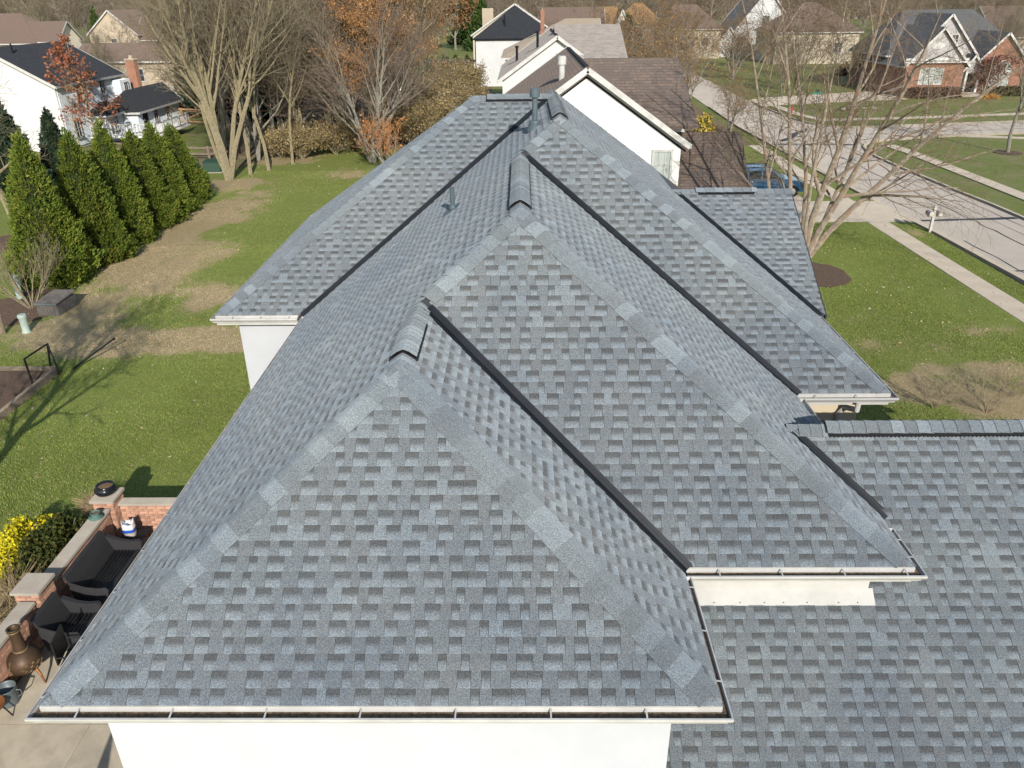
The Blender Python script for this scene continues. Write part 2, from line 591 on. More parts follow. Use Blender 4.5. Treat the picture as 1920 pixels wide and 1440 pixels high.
vent(A1 + ey * .28, A1 + ey * 1.28, nL, nR, dL, dR)
caps(A1 + ey * .30, A1 + ey * 1.30, nL, nR, dL, dR, wid=.138, exp=.10, seed=31, lift=.033)
caps(A2, E2, nL, nR, dL, dR, wid=.15, exp=.12, seed=32)
vent(A2 + ey * .35, E2 - ey * .55, nL, nR, dL, dR)
caps(A2 + ey * .37, E2 - ey * .50, nL, nR, dL, dR, wid=.138, exp=.11, seed=33, lift=.033)
caps(A3, E3b, nL, nR, dL, dR, wid=.15, exp=.13, seed=34)
vent(A3 + ey * .3, A3 + ey * 2.9, nL, nR, dL, dR)
caps(A3 + ey * .32, A3 + ey * 2.9, nL, nR, dL, dR, wid=.138, exp=.11, seed=35, lift=.033)
caps(A4, E3, nBk, nF, dB, dF, exp=.145, seed=36)
vent(A4 + ex * .28, A4 + ex * 1.65, nBk, nF, dB, dF)
caps(A4 + ex * .3, A4 + ex * 1.65, nBk, nF, dB, dF, wid=.125, seed=37, lift=.03)
n5, n6 = V((0, -P5, 1)).normalized(), V((0, -P6, 1)).normalized()
n5b, n6b = V((0, P5, 1)).normalized(), V((0, P6, 1)).normalized()
d5, d6, d5b, d6b = -v5, -v6, V((0, 1, -P5)).normalized(), V((0, 1, -P6)).normalized()
caps(G5a, G5b, n5b, n5, d5b, d5, seed=38)
vent(G5a + ex * .55, G5a + ex * 1.75, n5b, n5, d5b, d5)
caps(G5a + ex * .5, G5a + ex * 1.8, n5b, n5, d5b, d5, wid=.125, seed=39, lift=.03)
caps(R6a + ex * .02, V((R6X, R6Y, R6Z)), n6b, n6, d6b, d6, seed=40, exp=.145, s1=.62)
vent(R6a + ex * .52, V((R6X, R6Y, R6Z)), n6b, n6, d6b, d6, h=.04)
caps(R6a + ex * .5, V((R6X, R6Y, R6Z)), n6b, n6, d6b, d6, wid=.135, seed=41, lift=.045, exp=.16)

# --- valley metal: two leaves and a standing rib
def valley(p0, p1, n1, n2, a1, a2, w=.10, ext=.05):
    d = (p1 - p0).normalized()
    p0 = p0 - d * ext
    p1 = p1 - d * .13
    a1 = (a1 - d * a1.dot(d)).normalized(); a2 = (a2 - d * a2.dot(d)).normalized()
    mb = MB()
    for a, n in ((a1, n1), (a2, n2)):
        vs = []
        for P in (p0, p1):
            vs += [P + n * .008, P + a * w + n * .0185, P + a * w - n * .004, P - n * .006]
        mb.add(vs, [(0, 1, 5, 4), (1, 2, 6, 5), (2, 3, 7, 6), (3, 0, 4, 7), (3, 2, 1, 0), (4, 5, 6, 7)])
    nm = (n1 + n2).normalized()
    mb.bar(p0 + nm * .014, p1 + nm * .014, .012, .026, up=nm)
    for a, n in ((a1, n1), (a2, n2)):
        mb.bar(p0 + a * w * .55 + n * .016, p1 + a * w * .55 + n * .016, .008, .006, up=n)
    return hpart(mb, 'valley_flashing', 'valley_metal')
valley(V1, E1, nR, nF, vr, ex, w=.095)
valley(V2, E2, nR, nF, vr, ex, w=.095)
valley(V3, E3, nF, nL, -ex, -ey, w=.095)
valley(G5e, G5a, nR, n5, -ey, ex, w=.088)
valley(R6v + V((0.06, -.12, -.09)), R6a, nR, n6, -ey, ex, w=.088, ext=0)

# --- walls
def wall(name, mat, *boxes, label=None):
    mb = MB()
    for b in boxes:
        mb.box(*b)
    o = hpart(mb, name, mat)
    if label:
        o['label'] = label
    return o
zt = ZE - .13
wall('wall', 'wall_white', (WXL, WX1, WY1, WY2 + .2, 0, zt), (WXL + .01, WX2, WY2, WY3 + .2, 0, zt - .004), (WXL + .02, WX3, WY3 + .2, YB - .3, 0, zt - .008), (WXL4, 0, WY4, 2 * A4.y - Y4 - OV, 0, zt - .012), label='smooth white rendered walls under the eaves')
wall('side_wall', 'wall_cream', (WX2 - 1.5, WX3 + .003, WY3, WY3 + .2, 0, zt), label='cream wall end above the garage ridge')
wall('garage_wall', 'wall_white', (WX2 - .1, R6X - .4, R6YE + .35, R6Y + 1.0, 0, R6E - .25))
gm = MB()
gm.add([(G5X - .25, G5f.y + .1, ZE - .1), (G5X - .25, 2 * G5Y - G5f.y - .1, ZE - .1), (G5X - .25, G5Y, G5Z - .15), (G5X - .6, G5f.y + .1, ZE - .1), (G5X - .6, 2 * G5Y - G5f.y - .1, ZE - .1), (G5X - .6, G5Y, G5Z - .15)], [(0, 1, 2), (5, 4, 3), (0, 3, 4, 1), (1, 4, 5, 2), (2, 5, 3, 0)])
gm.box(WX3 - .3, G5X - .25, G5f.y + .35, 2 * G5Y - G5f.y - .35, 0, ZE - .1)
hpart(gm, 'gable_wall', 'wall_white')
rm = MB()
rm.bar(G5f + V((.012, -.02, -.085)), G5b + V((.012, 0, -.085)), .03, .15, up=n5)
hpart(rm, 'rake_board', 'roof_deck')
mb = MB()
mb.add([(XL + W3 - 4.6, YB - .31, ZE - .2), (XL + W3 + 4.6, YB - .31, ZE - .2), (XL + W3, YB - .31, ZE + PS * 4.6 - .2), (XL + W3 - 4.6, YB - .5, ZE - .2), (XL + W3 + 4.6, YB - .5, ZE - .2), (XL + W3, YB - .5, ZE + PS * 4.6 - .2)], [(2, 1, 0), (3, 4, 5), (0, 1, 4, 3), (1, 2, 5, 4), (2, 0, 3, 5)])
hpart(mb, 'rear_gable_wall', 'wall_white')

# --- soffits
mb = MB()
for x0, x1, y0, y1, dz in ((XL, XR1, Y1, WY1, 0), (XL, WXL, WY1, Y4, .002), (WX1, XR1, WY1, Y2, .002), (WX1, XR2, Y2, WY2, .004), (WX2, XR2, WY2, R6v.y, .006), (WX2, XR3, Y3, WY3, .004), (WX3, XR3, WY3, YB, .006), (XL4, XL, Y4, WY4, .004), (XL4, WXL4, WY4, YB, .006)):
    mb.box(x0 + .01, x1 - .01, y0 + .01, y1 - .01, ZE - .16 - dz, ZE - .135 - dz)
hpart(mb, 'soffit', 'trim_white')

# --- gutters
GP0 = [(0.0, .012), (0.0, -.105), (.072, -.105), (.082, -.075), (.112, -.048), (.122, -.028), (.122, -.006), (.105, -.004)]
def gutter(p0, p1, out, m0=0, m1=0, hang=.82, mat='trim_white', debris=True, off=.35, z=-.022, label=None, gs=1.0):
    """m0/m1: +1 outside mitre, -1 inside mitre, 0 square end"""
    d = (p1 - p0).normalized()
    L = (p1 - p0).length
    t = .004
    GP = [(x * gs, zz) for x, zz in GP0]
    inner = [(x + (t if x == 0 else -t * .6), zz + (t if zz < -.05 else -t * .2)) for x, zz in GP]
    mb = MB()
    def ring(P, m, sgn, prof):
        return [P + out * x + d * (sgn * m * x) + V((0, 0, zz + z)) for x, zz in prof]
    n = len(GP)
    vs = ring(p0, m0, -1, GP) + ring(p1, m1, 1, GP) + ring(p0, m0, -1, inner) + ring(p1, m1, 1, inner)
    fs = []
    for i in range(n - 1):
        fs.append((i, i + 1, n + i + 1, n + i))
        fs.append((2 * n + i + 1, 2 * n + i, 3 * n + i, 3 * n + i + 1))
        fs.append((i + 1, i, 2 * n + i, 2 * n + i + 1))
        fs.append((n + i, n + i + 1, 3 * n + i + 1, 3 * n + i))
    fs.append((0, n, 3 * n, 2 * n)); fs.append((n - 1, 2 * n + n - 1, 3 * n + n - 1, n + n - 1))
    if m0 == 0:
        fs.append(tuple(range(2 * n, 2 * n + n)))
    if m1 == 0:
        fs.append(tuple(range(3 * n + n - 1, 3 * n - 1, -1)))
    mb.add(vs, fs)
    g_ = hpart(mb, 'gutter', mat)
    if label:
        g_['label'] = label
    # fascia behind
    fb = MB()
    fb.add([p0 - out * .002 + V((0, 0, -.005)), p1 - out * .002 + V((0, 0, -.005)), p1 - out * .002 + V((0, 0, -.20)), p0 - out * .002 + V((0, 0, -.20)), p0 - out * .02 + V((0, 0, -.005)), p1 - out * .02 + V((0, 0, -.005)), p1 - out * .02 + V((0, 0, -.20)), p0 - out * .02 + V((0, 0, -.20))], BOXF)
    hpart(fb, 'fascia', mat)
    s = off
    while s < L - .05:
        P = p0 + d * s
        h = MB().bar(P + out * .004 + V((0, 0, z + .004)), P + out * .112 * gs + V((0, 0, z - .008)), .014, .004)
        o = h.build('hanger', mat, g_); o.matrix_local = HB
        s += hang
    if debris:
        db = MB()
        q = [(.004, -.100), (.068, -.100), (.080, -.072), (.088, -.066)]
        a = [p0 + out * .005 + d * (-m0 * .005) , p1 + out * .005 + d * (m1 * .005), p1 + out * .086 * gs + d * (m1 * .086 * gs), p0 + out * .086 * gs + d * (-m0 * .086 * gs)]
        a = [p + V((0, 0, z - .045)) for p in a]
        db.add(a + [p - V((0, 0, .03)) for p in a], [(3, 2, 1, 0), (4, 5, 6, 7), (0, 1, 5, 4), (1, 2, 6, 5), (2, 3, 7, 6), (3, 0, 4, 7)])
        o = db.build('leaf_debris', 'debris', g_); o.matrix_local = HB
    return g_
sx, sy = ex, ey
gutter(C1L, C1R, -ey, .6, .6, label='long white gutter across the front eave with leaf litter inside')
gutter(C1R, V1 - ey * .13, ex, 1.66, 0, gs=.6, hang=.62, off=.3)
gutter(V3 - ey * .02, C1L, -ex, 0, 1.66, gs=.6, hang=.68, label='thin white gutter along the left eave')
gutter(V1 + ex * .03, C2R, -ey, 0, .7, mat='trim_cream', hang=.66)
gutter(C2R, R6v - ey * .35, ex, 1.43, 0, gs=.7, hang=.3, off=.2)
gutter(V((XR2, R6Y + .55, ZE)), V2 - ey * .13, ex, 0, 0, hang=.6, debris=False)
gutter(V2 + ex * .03, C3R, -ey, 0, .7, mat='trim_cream', hang=.62, off=.28)
gutter(C3R, G5e - ey * .06, ex, 1.43, 0, gs=.7, hang=.62)
gutter(C4L, V3 - ex * .14, -ey, .6, 0, hang=.55)
gutter(C4B, C4L, -ex, 0, 1.66, gs=.6, hang=.62)

# --- flashing where the upper wall meets the garage roof
mb = MB()
zf = r6z(WY2)
mb.bar((WX1 + .05, WY2 - .012, zf + .075), (WX2 + .03, WY2 - .012, zf + .075), .02, .15)
mb.add([V((WX1 + .03, WY2 - .02, zf + .02)), V((WX2 + .08, WY2 - .02, zf + .02)), V((WX2 + .08, WY2 - .16, r6z(WY2 - .16) + .02)), V((WX1 + .03, WY2 - .16, r6z(WY2 - .16) + .02)),
        V((WX1 + .03, WY2 - .02, zf + .006)), V((WX2 + .08, WY2 - .02, zf + .006)), V((WX2 + .08, WY2 - .16, r6z(WY2 - .16) + .006)), V((WX1 + .03, WY2 - .16, r6z(WY2 - .16) + .006))], BOXF)
fl = hpart(mb, 'wall_flashing', 'trim_cream')
rr = random.Random(3)
for i in range(9):
    x = WX1 + .25 + i * .27 + rr.uniform(-.05, .05)
    p = V((x, WY2 - .14, r6z(WY2 - .14) + .022))
    o = MB().lathe([(.008, 0), (.008, .004), (.003, .006)], n=6).xf(Matrix.Translation(p)).build('nail_head', 'vent_black', fl); o.matrix_local = HB
# --- downspout on the cream wall
mb = MB()
dx = WX3 - .30
mb.tube([(dx + .12, Y3 - .06, ZE - .12), (dx + .12, Y3 - .06, ZE - .26), (dx + .06, WY3 - .09, ZE - .36), (dx, WY3 - .05, ZE - .48), (dx, WY3 - .05, 3.2)], .045, n=8)
mb.box(dx - .07, dx + .07, WY3 - .105, WY3 - .002, ZE - .75, ZE - .71)
ds = hpart(mb, 'downspout', 'trim_cream')

# --- roof penetrations
def on_left(x, y):
    return V((x, y, ZE + PS * (x - XL)))
P = on_left(.26, 15.58)
mb = MB().lathe([(.052, -.10), (.052, .56), (.060, .56)], P.x, P.y, n=20)
mb.v = [(a, b, c + P.z) for a, b, c in mb.v]
pv = hpart(mb, 'vent_pipe', 'vent_paint', smooth=False)
pv['label'] = 'tall blue-grey capped flue near the top of the roof'
mb = MB().lathe([(.17, -.17), (.15, -.02), (.105, .10), (.115, .13), (.085, .15), (.055, .16)], P.x, P.y, n=22)
mb.v = [(a, b, c + P.z) for a, b, c in mb.v]
o = mb.build('flashing_boot', 'vent_paint', pv, smooth=True); o.matrix_local = HB
mb = MB().lathe([(.06, .555), (.098, .565), (.098, .66), (.092, .672), (.092, .70), (.07, .725), (.02, .735)], P.x, P.y, n=24)
mb.v = [(a, b, c + P.z) for a, b, c in mb.v]
o = mb.build('vent_cap', 'vent_paint', pv, smooth=False); o.matrix_local = HB
P = on_left(-1.204, 13.52)
mb = MB().lathe([(.042, -.10), (.042, .385), (.034, .385), (.034, .30)], P.x, P.y, n=18)
mb.v = [(a, b, c + P.z) for a, b, c in mb.v]
pv = hpart(mb, 'vent_pipe', 'vent_paint')
pv['label'] = 'short plain blue-grey plumbing pipe on the left slope'
mb = MB()
q = [P + vl * .16 + ey * .14 + nL * .016, P + vl * .16 - ey * .14 + nL * .016, P - vl * .2 - ey * .14 + nL * .022, P - vl * .2 + ey * .14 + nL * .022]
mb.add(q + [p - nL * .014 for p in q], BOXF)
o = mb.build('flashing_plate', 'vent_paint', pv); o.matrix_local = HB
mb = MB().lathe([(.075, -.06), (.062, .05), (.046, .09)], P.x, P.y, n=18)
mb.v = [(a, b, c + P.z) for a, b, c in mb.v]
o = mb.build('flashing_boot', 'vent_paint', pv, smooth=True); o.matrix_local = HB

# ================================================================== ground, street and paving
def lawn_material(name, use_attr, g1, g2, dry1, dry2):
    m = bpy.data.materials.new(name)
    m.use_nodes = True
    nt = m.node_tree
    b = nt.nodes['Principled BSDF']
    b.inputs['Roughness'].default_value = 0.95
    b.inputs['Specular IOR Level'].default_value = 0.12
    tc = nt.nodes.new('ShaderNodeTexCoord')
    def noise(s, d=5, rgh=.65):
        n = nt.nodes.new('ShaderNodeTexNoise')
        n.inputs['Scale'].default_value = s
        n.inputs['Detail'].default_value = d
        n.inputs['Roughness'].default_value = rgh
        nt.links.new(tc.outputs['Object'], n.inputs['Vector'])
        return n.outputs['Fac']
    def mr(src, l, h, t0=0, t1=1):
        r = nt.nodes.new('ShaderNodeMapRange')
        for i, x in ((1, l), (2, h), (3, t0), (4, t1)):
            r.inputs[i].default_value = x
        nt.links.new(src, r.inputs[0])
        return r.outputs[0]
    def mix(f, a, c, t='MIX'):
        x = nt.nodes.new('ShaderNodeMix'); x.data_type = 'RGBA'; x.blend_type = t
        for k, v_ in ((0, f), (6, a), (7, c)):
            if isinstance(v_, tuple):
                x.inputs[k].default_value = (*v_, 1)
            elif isinstance(v_, (int, float)):
                x.inputs[k].default_value = v_
            else:
                nt.links.new(v_, x.inputs[k])
        return x.outputs[2]
    def math_(op, a, c):
        x = nt.nodes.new('ShaderNodeMath'); x.operation = op
        for k, v_ in ((0, a), (1, c)):
            if isinstance(v_, (int, float)):
                x.inputs[k].default_value = v_
            else:
                nt.links.new(v_, x.inputs[k])
        return x.outputs[0]
    green = mix(mr(noise(1.3, 6, .75), .33, .67), g1, g2)
    dry = mix(mr(noise(3.1, 6, .75), .3, .7), dry1, dry2)
    patch = mr(noise(.42, 6, .7), .44, .70)
    if use_attr:
        at = nt.nodes.new('ShaderNodeVertexColor'); at.layer_name = 'Col'
        sep = nt.nodes.new('ShaderNodeSeparateColor')
        nt.links.new(at.outputs['Color'], sep.inputs[0])
        wob = math_('ADD', sep.outputs[0], mr(noise(1.3, 9, .85), .28, .72, -.3, .3))
        f = mr(wob, .36, .68)
    else:
        f = patch
    fine = mr(noise(9, 6, .8), .36, .68)
    f2 = math_('MULTIPLY', f, mr(noise(5, 5, .8), .25, .55, .35, 1))
    col = mix(f2, green, dry)
    col = mix(math_('MULTIPLY', fine, .35), col, dry2)
    col = mix(1.0, col, mix(mr(noise(26, 4, .8), .3, .7), (.55, .58, .5), (1.4, 1.36, 1.4)), 'MULTIPLY')
    nt.links.new(col, b.inputs['Base Color'])
    bn = nt.nodes.new('ShaderNodeBump')
    bn.inputs['Strength'].default_value = 1.0
    bn.inputs['Distance'].default_value = 0.02
    nt.links.new(noise(30, 4, .8), bn.inputs['Height'])
    nt.links.new(bn.outputs[0], b.inputs['Normal'])
    MATS[name] = m
lawn_material('lawn', True, (.158, .220, .036), (.222, .268, .064), (.45, .345, .205), (.37, .285, .165))
lawn_material('meadow', False, (.134, .192, .032), (.186, .230, .054), (.30, .25, .14), (.27, .225, .13))
mk('concrete', (.405, .355, .285), (.335, .29, .23), scale=.9, rough=.9, bump=.15, bscale=50, c3=(.36, .31, .25), scale3=6)
mk('patio_concrete', (.45, .39, .295), (.36, .31, .235), scale=1.3, rough=.9, bump=.15, bscale=50, c3=(.32, .275, .21), scale3=2.2)
mk('road', (.355, .318, .272), (.305, .272, .232), scale=.5, rough=.9, bump=.25, bscale=60, c3=(.32, .288, .248), scale3=14)
mk('tar', (.05, .05, .055), (.075, .073, .075), scale=3, rough=.7)
mk('mulch', (.055, .036, .026), (.10, .068, .048), scale=14, rough=.95, bump=.8, bscale=40)
mk('leaf_litter', (.15, .105, .062), (.085, .062, .04), scale=2.2, rough=.95, bump=.7, bscale=18, c3=(.07, .075, .03), scale3=.25)

gsheet = MB().add([(-6000, -80, -.05), (6000, -80, -.05), (6000, 9000, -.05), (-6000, 9000, -.05)], [(0, 1, 2, 3)])
struct(gsheet.build('ground', 'meadow'))

# raised lawn with its worn tan patches (mask in a colour attribute)
blobs = [(-18.3, 38.2, 1.9, 4, 1), (-17.4, 33.1, 1.9, 3.2, 1), (-18.6, 42.3, 1.7, 4, 1), (-17.2, 47.3, 2.2, 3, .8), (-16.9, 43.4, 1.6, 2, .6), (-16.1, 34.6, 1.3, 2, .6), (-13.4, 31.3, 2.4, 1.6, .75), (-11.5, 30.0, 2.0, 1.8, .7), (-13.1, 25.8, 2.6, 1.0, 1.1), (-14.75, 25.1, 2.2, .9, 1.1), (-11.4, 26.3, 2.4, .9, 1.0), (-16.1, 25.8, 2, 1.1, 1), (-10.4, 25.8, 1.8, .9, .9), (-20.6, 61.5, 3, 2, .9), (-18.8, 62, 4, 3, .7), (-20.1, 52.7, 3, 2.6, 1.1), (-17.8, 26.9, 1.5, 1.2, .9), (-17.4, 28.5, 1.6, 1.6, .8), (-15, 37, 1.6, 2, .6), (-12, 56, 3, 2.2, .6), (-8, 27, 2, 1, .8),
         (13.3, 27.5, 1.3, 1.0, .45), (13.4, 25, 2.2, .8, .55), (16.9, 26.4, 1.6, .7, .5), (14.1, 22.8, 2.2, .8, .5), (11.9, 22, 1.2, 1.0, .55), (15.7, 23.2, 2, .7, .45), (14.6, 20.6, 3, 1.0, .5), (13, 21.3, 2.5, .9, .5), (20.2, 39.5, .5, 1.2, .6), (17, 19, 3, 2, .6)]
_lat = np.random.default_rng(99).random((256, 256))
def vnoise(x, y):
    xi, yi = np.floor(x).astype(int), np.floor(y).astype(int)
    fx, fy = x - xi, y - yi
    fx, fy = fx * fx * (3 - 2 * fx), fy * fy * (3 - 2 * fy)
    a, b = _lat[xi % 256, yi % 256], _lat[(xi + 1) % 256, yi % 256]
    c, d = _lat[xi % 256, (yi + 1) % 256], _lat[(xi + 1) % 256, (yi + 1) % 256]
    return (a * (1 - fx) + b * fx) * (1 - fy) + (c * (1 - fx) + d * fx) * fy
def fbm(x, y):
    return (vnoise(x, y) + .6 * vnoise(x * 2.3 + 7, y * 2.3) + .4 * vnoise(x * 5.1, y * 5.1 + 3) + .25 * vnoise(x * 11, y * 11)) / 2.25
def dry_mask(x, y):
    d = np.zeros_like(x)
    for bx, by, rx, ry, w in blobs:
        d += w * np.exp(-((x - bx) / rx) ** 2 - ((y - by) / ry) ** 2)
    d = np.clip(d, 0, 1.15)
    m = d * .95 + (fbm(x * .75, y * .6) - .5) * 1.6 * np.clip(d * 1.6 + .16, 0, 1)
    return np.clip((m - .06) / .85, 0, 1)
def lawn_sheet(x0, x1, y0, y1, st):
    nx, ny = int((x1 - x0) / st), int((y1 - y0) / st)
    xs, ys = np.linspace(x0, x1, nx + 1), np.linspace(y0, y1, ny + 1)
    X, Yy = np.meshgrid(xs, ys)
    dry = dry_mask(X, Yy)
    zz = .012 * np.sin(X * .7 + 1.3) * np.sin(Yy * .5)
    mb = MB()
    mb.v = list(zip(X.ravel().tolist(), Yy.ravel().tolist(), zz.ravel().tolist()))
    d = dry.ravel().tolist()
    mb.c = [(q, q, q) for q in d]
    w = nx + 1
    mb.f = [(j * w + i, j * w + i + 1, (j + 1) * w + i + 1, (j + 1) * w + i) for j in range(ny) for i in range(nx)]
    return mb
o = struct(lawn_sheet(-40, 21.0, -10, 66, .25).build('lawn', 'lawn', attr=True, smooth=True))

def strip(poly, z, name, mat, t=.03, parent=None):
    mb = MB().slab([(x, y, z) for x, y in poly], t)
    o = mb.build(name, mat, parent)
    return o
street = struct(strip([(21.4, -10), (27.3, -10), (27.3, 20), (27.2, 45), (27.0, 48.6), (26.75, 59.7), (27.46, 64.5), (29, 67), (35.3, 69.4), (43.9, 70.9), (85, 76.5), (85, 84), (47.9, 77.9), (38.6, 76.4), (30.3, 74.9), (27.6, 77.5), (26.8, 85), (26.4, 92.4), (28, 140), (22.5, 140), (20.8, 91), (20.3, 76), (20.5, 65), (20.6, 56), (21.0, 46), (21.2, 39), (21.4, 31)], -.02, 'street', 'road', .02))
rr = random.Random(8)
def seal(pts, w, name='crack_seal'):
    mb = MB()
    L, Rr = [], []
    for i, (x, y) in enumerate(pts):
        a = pts[max(0, i - 1)]; b = pts[min(len(pts) - 1, i + 1)]
        d = V((b[0] - a[0], b[1] - a[1], 0)).normalized()
        n = V((-d.y, d.x, 0)) * (w * rr.uniform(.7, 1.3) / 2)
        L.append(V((x, y, -.015)) + n); Rr.append(V((x, y, -.015)) - n)
    m = len(pts)
    mb.add(L + Rr, [(m + i, m + i + 1, i + 1, i) for i in range(m - 1)])
    return mb.build(name, 'tar', street)
def wavy(x0, y0, x1, y1, n, a):
    return [(x0 + (x1 - x0) * t / n + rr.uniform(-a, a), y0 + (y1 - y0) * t / n + rr.uniform(-a, a)) for t in range(n + 1)]
seal(wavy(24.6, 25, 24.2, 62, 40, .09), .09)
seal(wavy(22.2, 25, 22.0, 38, 14, .06), .07)
seal(wavy(26.5, 25, 26.3, 56, 26, .05), .06)
seal(wavy(21.7, 41.9, 27.0, 42.3, 8, .04), .34)
seal(wavy(20.7, 66.8, 27.4, 66.0, 9, .15), .5)
seal(wavy(22.0, 68.0, 26.3, 75.0, 8, .2), .55)
seal(wavy(22.5, 66.0, 24.4, 60, 6, .1), .12)
seal(wavy(23.2, 24, 23.4, 34, 10, .08), .06)
seal(wavy(25.6, 31, 25.3, 52, 16, .07), .05)
seal(wavy(21.8, 33.2, 27.1, 33.6, 9, .05), .12)
seal(wavy(21.4, 52.5, 26.9, 52.2, 9, .06), .16)
seal(wavy(30, 71.4, 60, 76.0, 20, .09), .10)
seal(wavy(36, 70.0, 35.2, 75.6, 6, .07), .15)
def kerb(pts, z0=-.05, z1=.115, w=.17):
    mb = MB()
    for a, b in zip(pts[:-1], pts[1:]):
        mb.bar((a[0], a[1], (z0 + z1) / 2), (b[0], b[1], (z0 + z1) / 2), w, z1 - z0)
    return struct(mb.build('kerb', 'concrete'))
kerb([(21.35, -10), (21.3, 31), (21.15, 39), (21.02, 41.2)])
kerb([(20.9, 46.7), (20.6, 56), (20.5, 65), (20.3, 76), (20.8, 91)])
kerb([(27.35, -10), (27.3, 30), (27.2, 45), (27.0, 48.6), (26.75, 57), (26.75, 60), (27.0, 62.5), (27.5, 64.6), (28.2, 66), (29.2, 67.1), (31.5, 68.2), (35.3, 69.4), (43.9, 70.9), (85, 76.6)])
kerb([(26.4, 92), (26.8, 85), (27.2, 79.5), (27.8, 77.2), (28.8, 75.6), (30.3, 74.9), (33, 75.3), (38.6, 76.4), (47.9, 77.9), (85, 84)])
gp = struct(strip([(21.44, -10), (21.85, -10), (21.8, 31), (21.62, 39), (21.3, 46), (21.1, 56), (20.7, 56), (20.98, 46), (21.23, 39), (21.40, 31)], -.012, 'gutter_pan', 'concrete', .01))
walk = struct(strip([(18.62, -10), (19.74, -10), (19.74, 66), (18.62, 66)], .014, 'sidewalk', 'concrete', .05))
slab = MB().slab([(-.55, -.73, 0), (.55, -.73, 0), (.55, .73, 0), (-.55, .73, 0)], .03).build('slab', 'concrete', walk)
slab.location = (19.18, 8, .026)
for k in range(1, 39):
    c = slab.copy(); COL.objects.link(c); c.parent = walk
    c.location = (19.18, 8 + k * 1.475, .026 + rr.uniform(-.003, .003))
def path(name, pts, w):
    mb = MB()
    L, Rr = [], []
    for i, (x, y) in enumerate(pts):
        a = pts[max(0, i - 1)]; b = pts[min(len(pts) - 1, i + 1)]
        d = V((b[0] - a[0], b[1] - a[1], 0)).normalized()
        n = V((-d.y, d.x, 0)) * w / 2
        L.append(V((x, y, .02)) + n); Rr.append(V((x, y, .02)) - n)
    for i in range(len(pts) - 1):
        mb.slab([Rr[i], Rr[i + 1], L[i + 1], L[i]], .06)
    return struct(mb.build(name, 'concrete'))
path('sidewalk', [(30.3, -10), (30.25, 48), (30.2, 62), (29.9, 65.5)], 1.05)
path('sidewalk', [(29.5, 80.2), (38.2, 81.1), (51, 83.4), (85, 89)], 1.1)
path('sidewalk', [(28.2, 93), (28.6, 84), (29.6, 80)], 1.0)
path('sidewalk', [(34.0, 71.2), (44, 73.2 - 5.2), (85, 74.0)], .9)
struct(strip([(9, 41.7), (21.0, 41.6), (20.92, 46.3), (16.9, 46.4), (17.2, 50.6), (9, 50.6)], .032, 'driveway', 'concrete', .05))
struct(strip([(26.9, 91), (28.5, 92.2), (38, 95), (45.2, 96.5), (45.2, 106), (38.4, 103), (29, 99.5), (26.6, 97)], .0, 'driveway', 'concrete', .03))
def disc(name, cx, cy, rx, ry, z, mat, seed=0, n=26, t=.05):
    q = random.Random(seed)
    mb = MB().slab([(cx + math.cos(2 * math.pi * k / n) * rx * q.uniform(.93, 1.06), cy + math.sin(2 * math.pi * k / n) * ry * q.uniform(.93, 1.06), z) for k in range(n)], t)
    return struct(mb.build(name, mat))
disc('mulch_bed', 12.75, 32.9, 1.55, 1.75, .045, 'mulch', 1)
disc('mulch_bed', -26.2, 38.9, 1.7, 1.9, .04, 'mulch', 2)
disc('mulch_bed', -20.6, 28.8, 2.0, 1.7, .03, 'mulch', 3)
disc('mulch_bed', 37.5, 61.9, 1.0, 1.0, .0, 'mulch', 4)
struct(strip([(-21.4, 30.8), (-20.2, 30.6), (-19.6, 40), (-19.8, 50), (-21.5, 50.5)], .022, 'mulch_bed', 'mulch', .04))
# woodland floor behind the lawn
struct(strip([(-26, 57), (-21.5, 56.5), (-19.8, 62), (-16.5, 66.5), (-11, 66.8), (-8, 60), (-4, 60), (-4, 130), (-13, 135), (-40, 135), (-44, 90), (-27, 88)], .02, 'woodland_floor', 'leaf_litter', .06))
struct(strip([(8, 62), (14, 58), (19, 62), (20, 110), (17, 160), (6, 160)], -.03, 'shrub_bed', 'leaf_litter', .015))

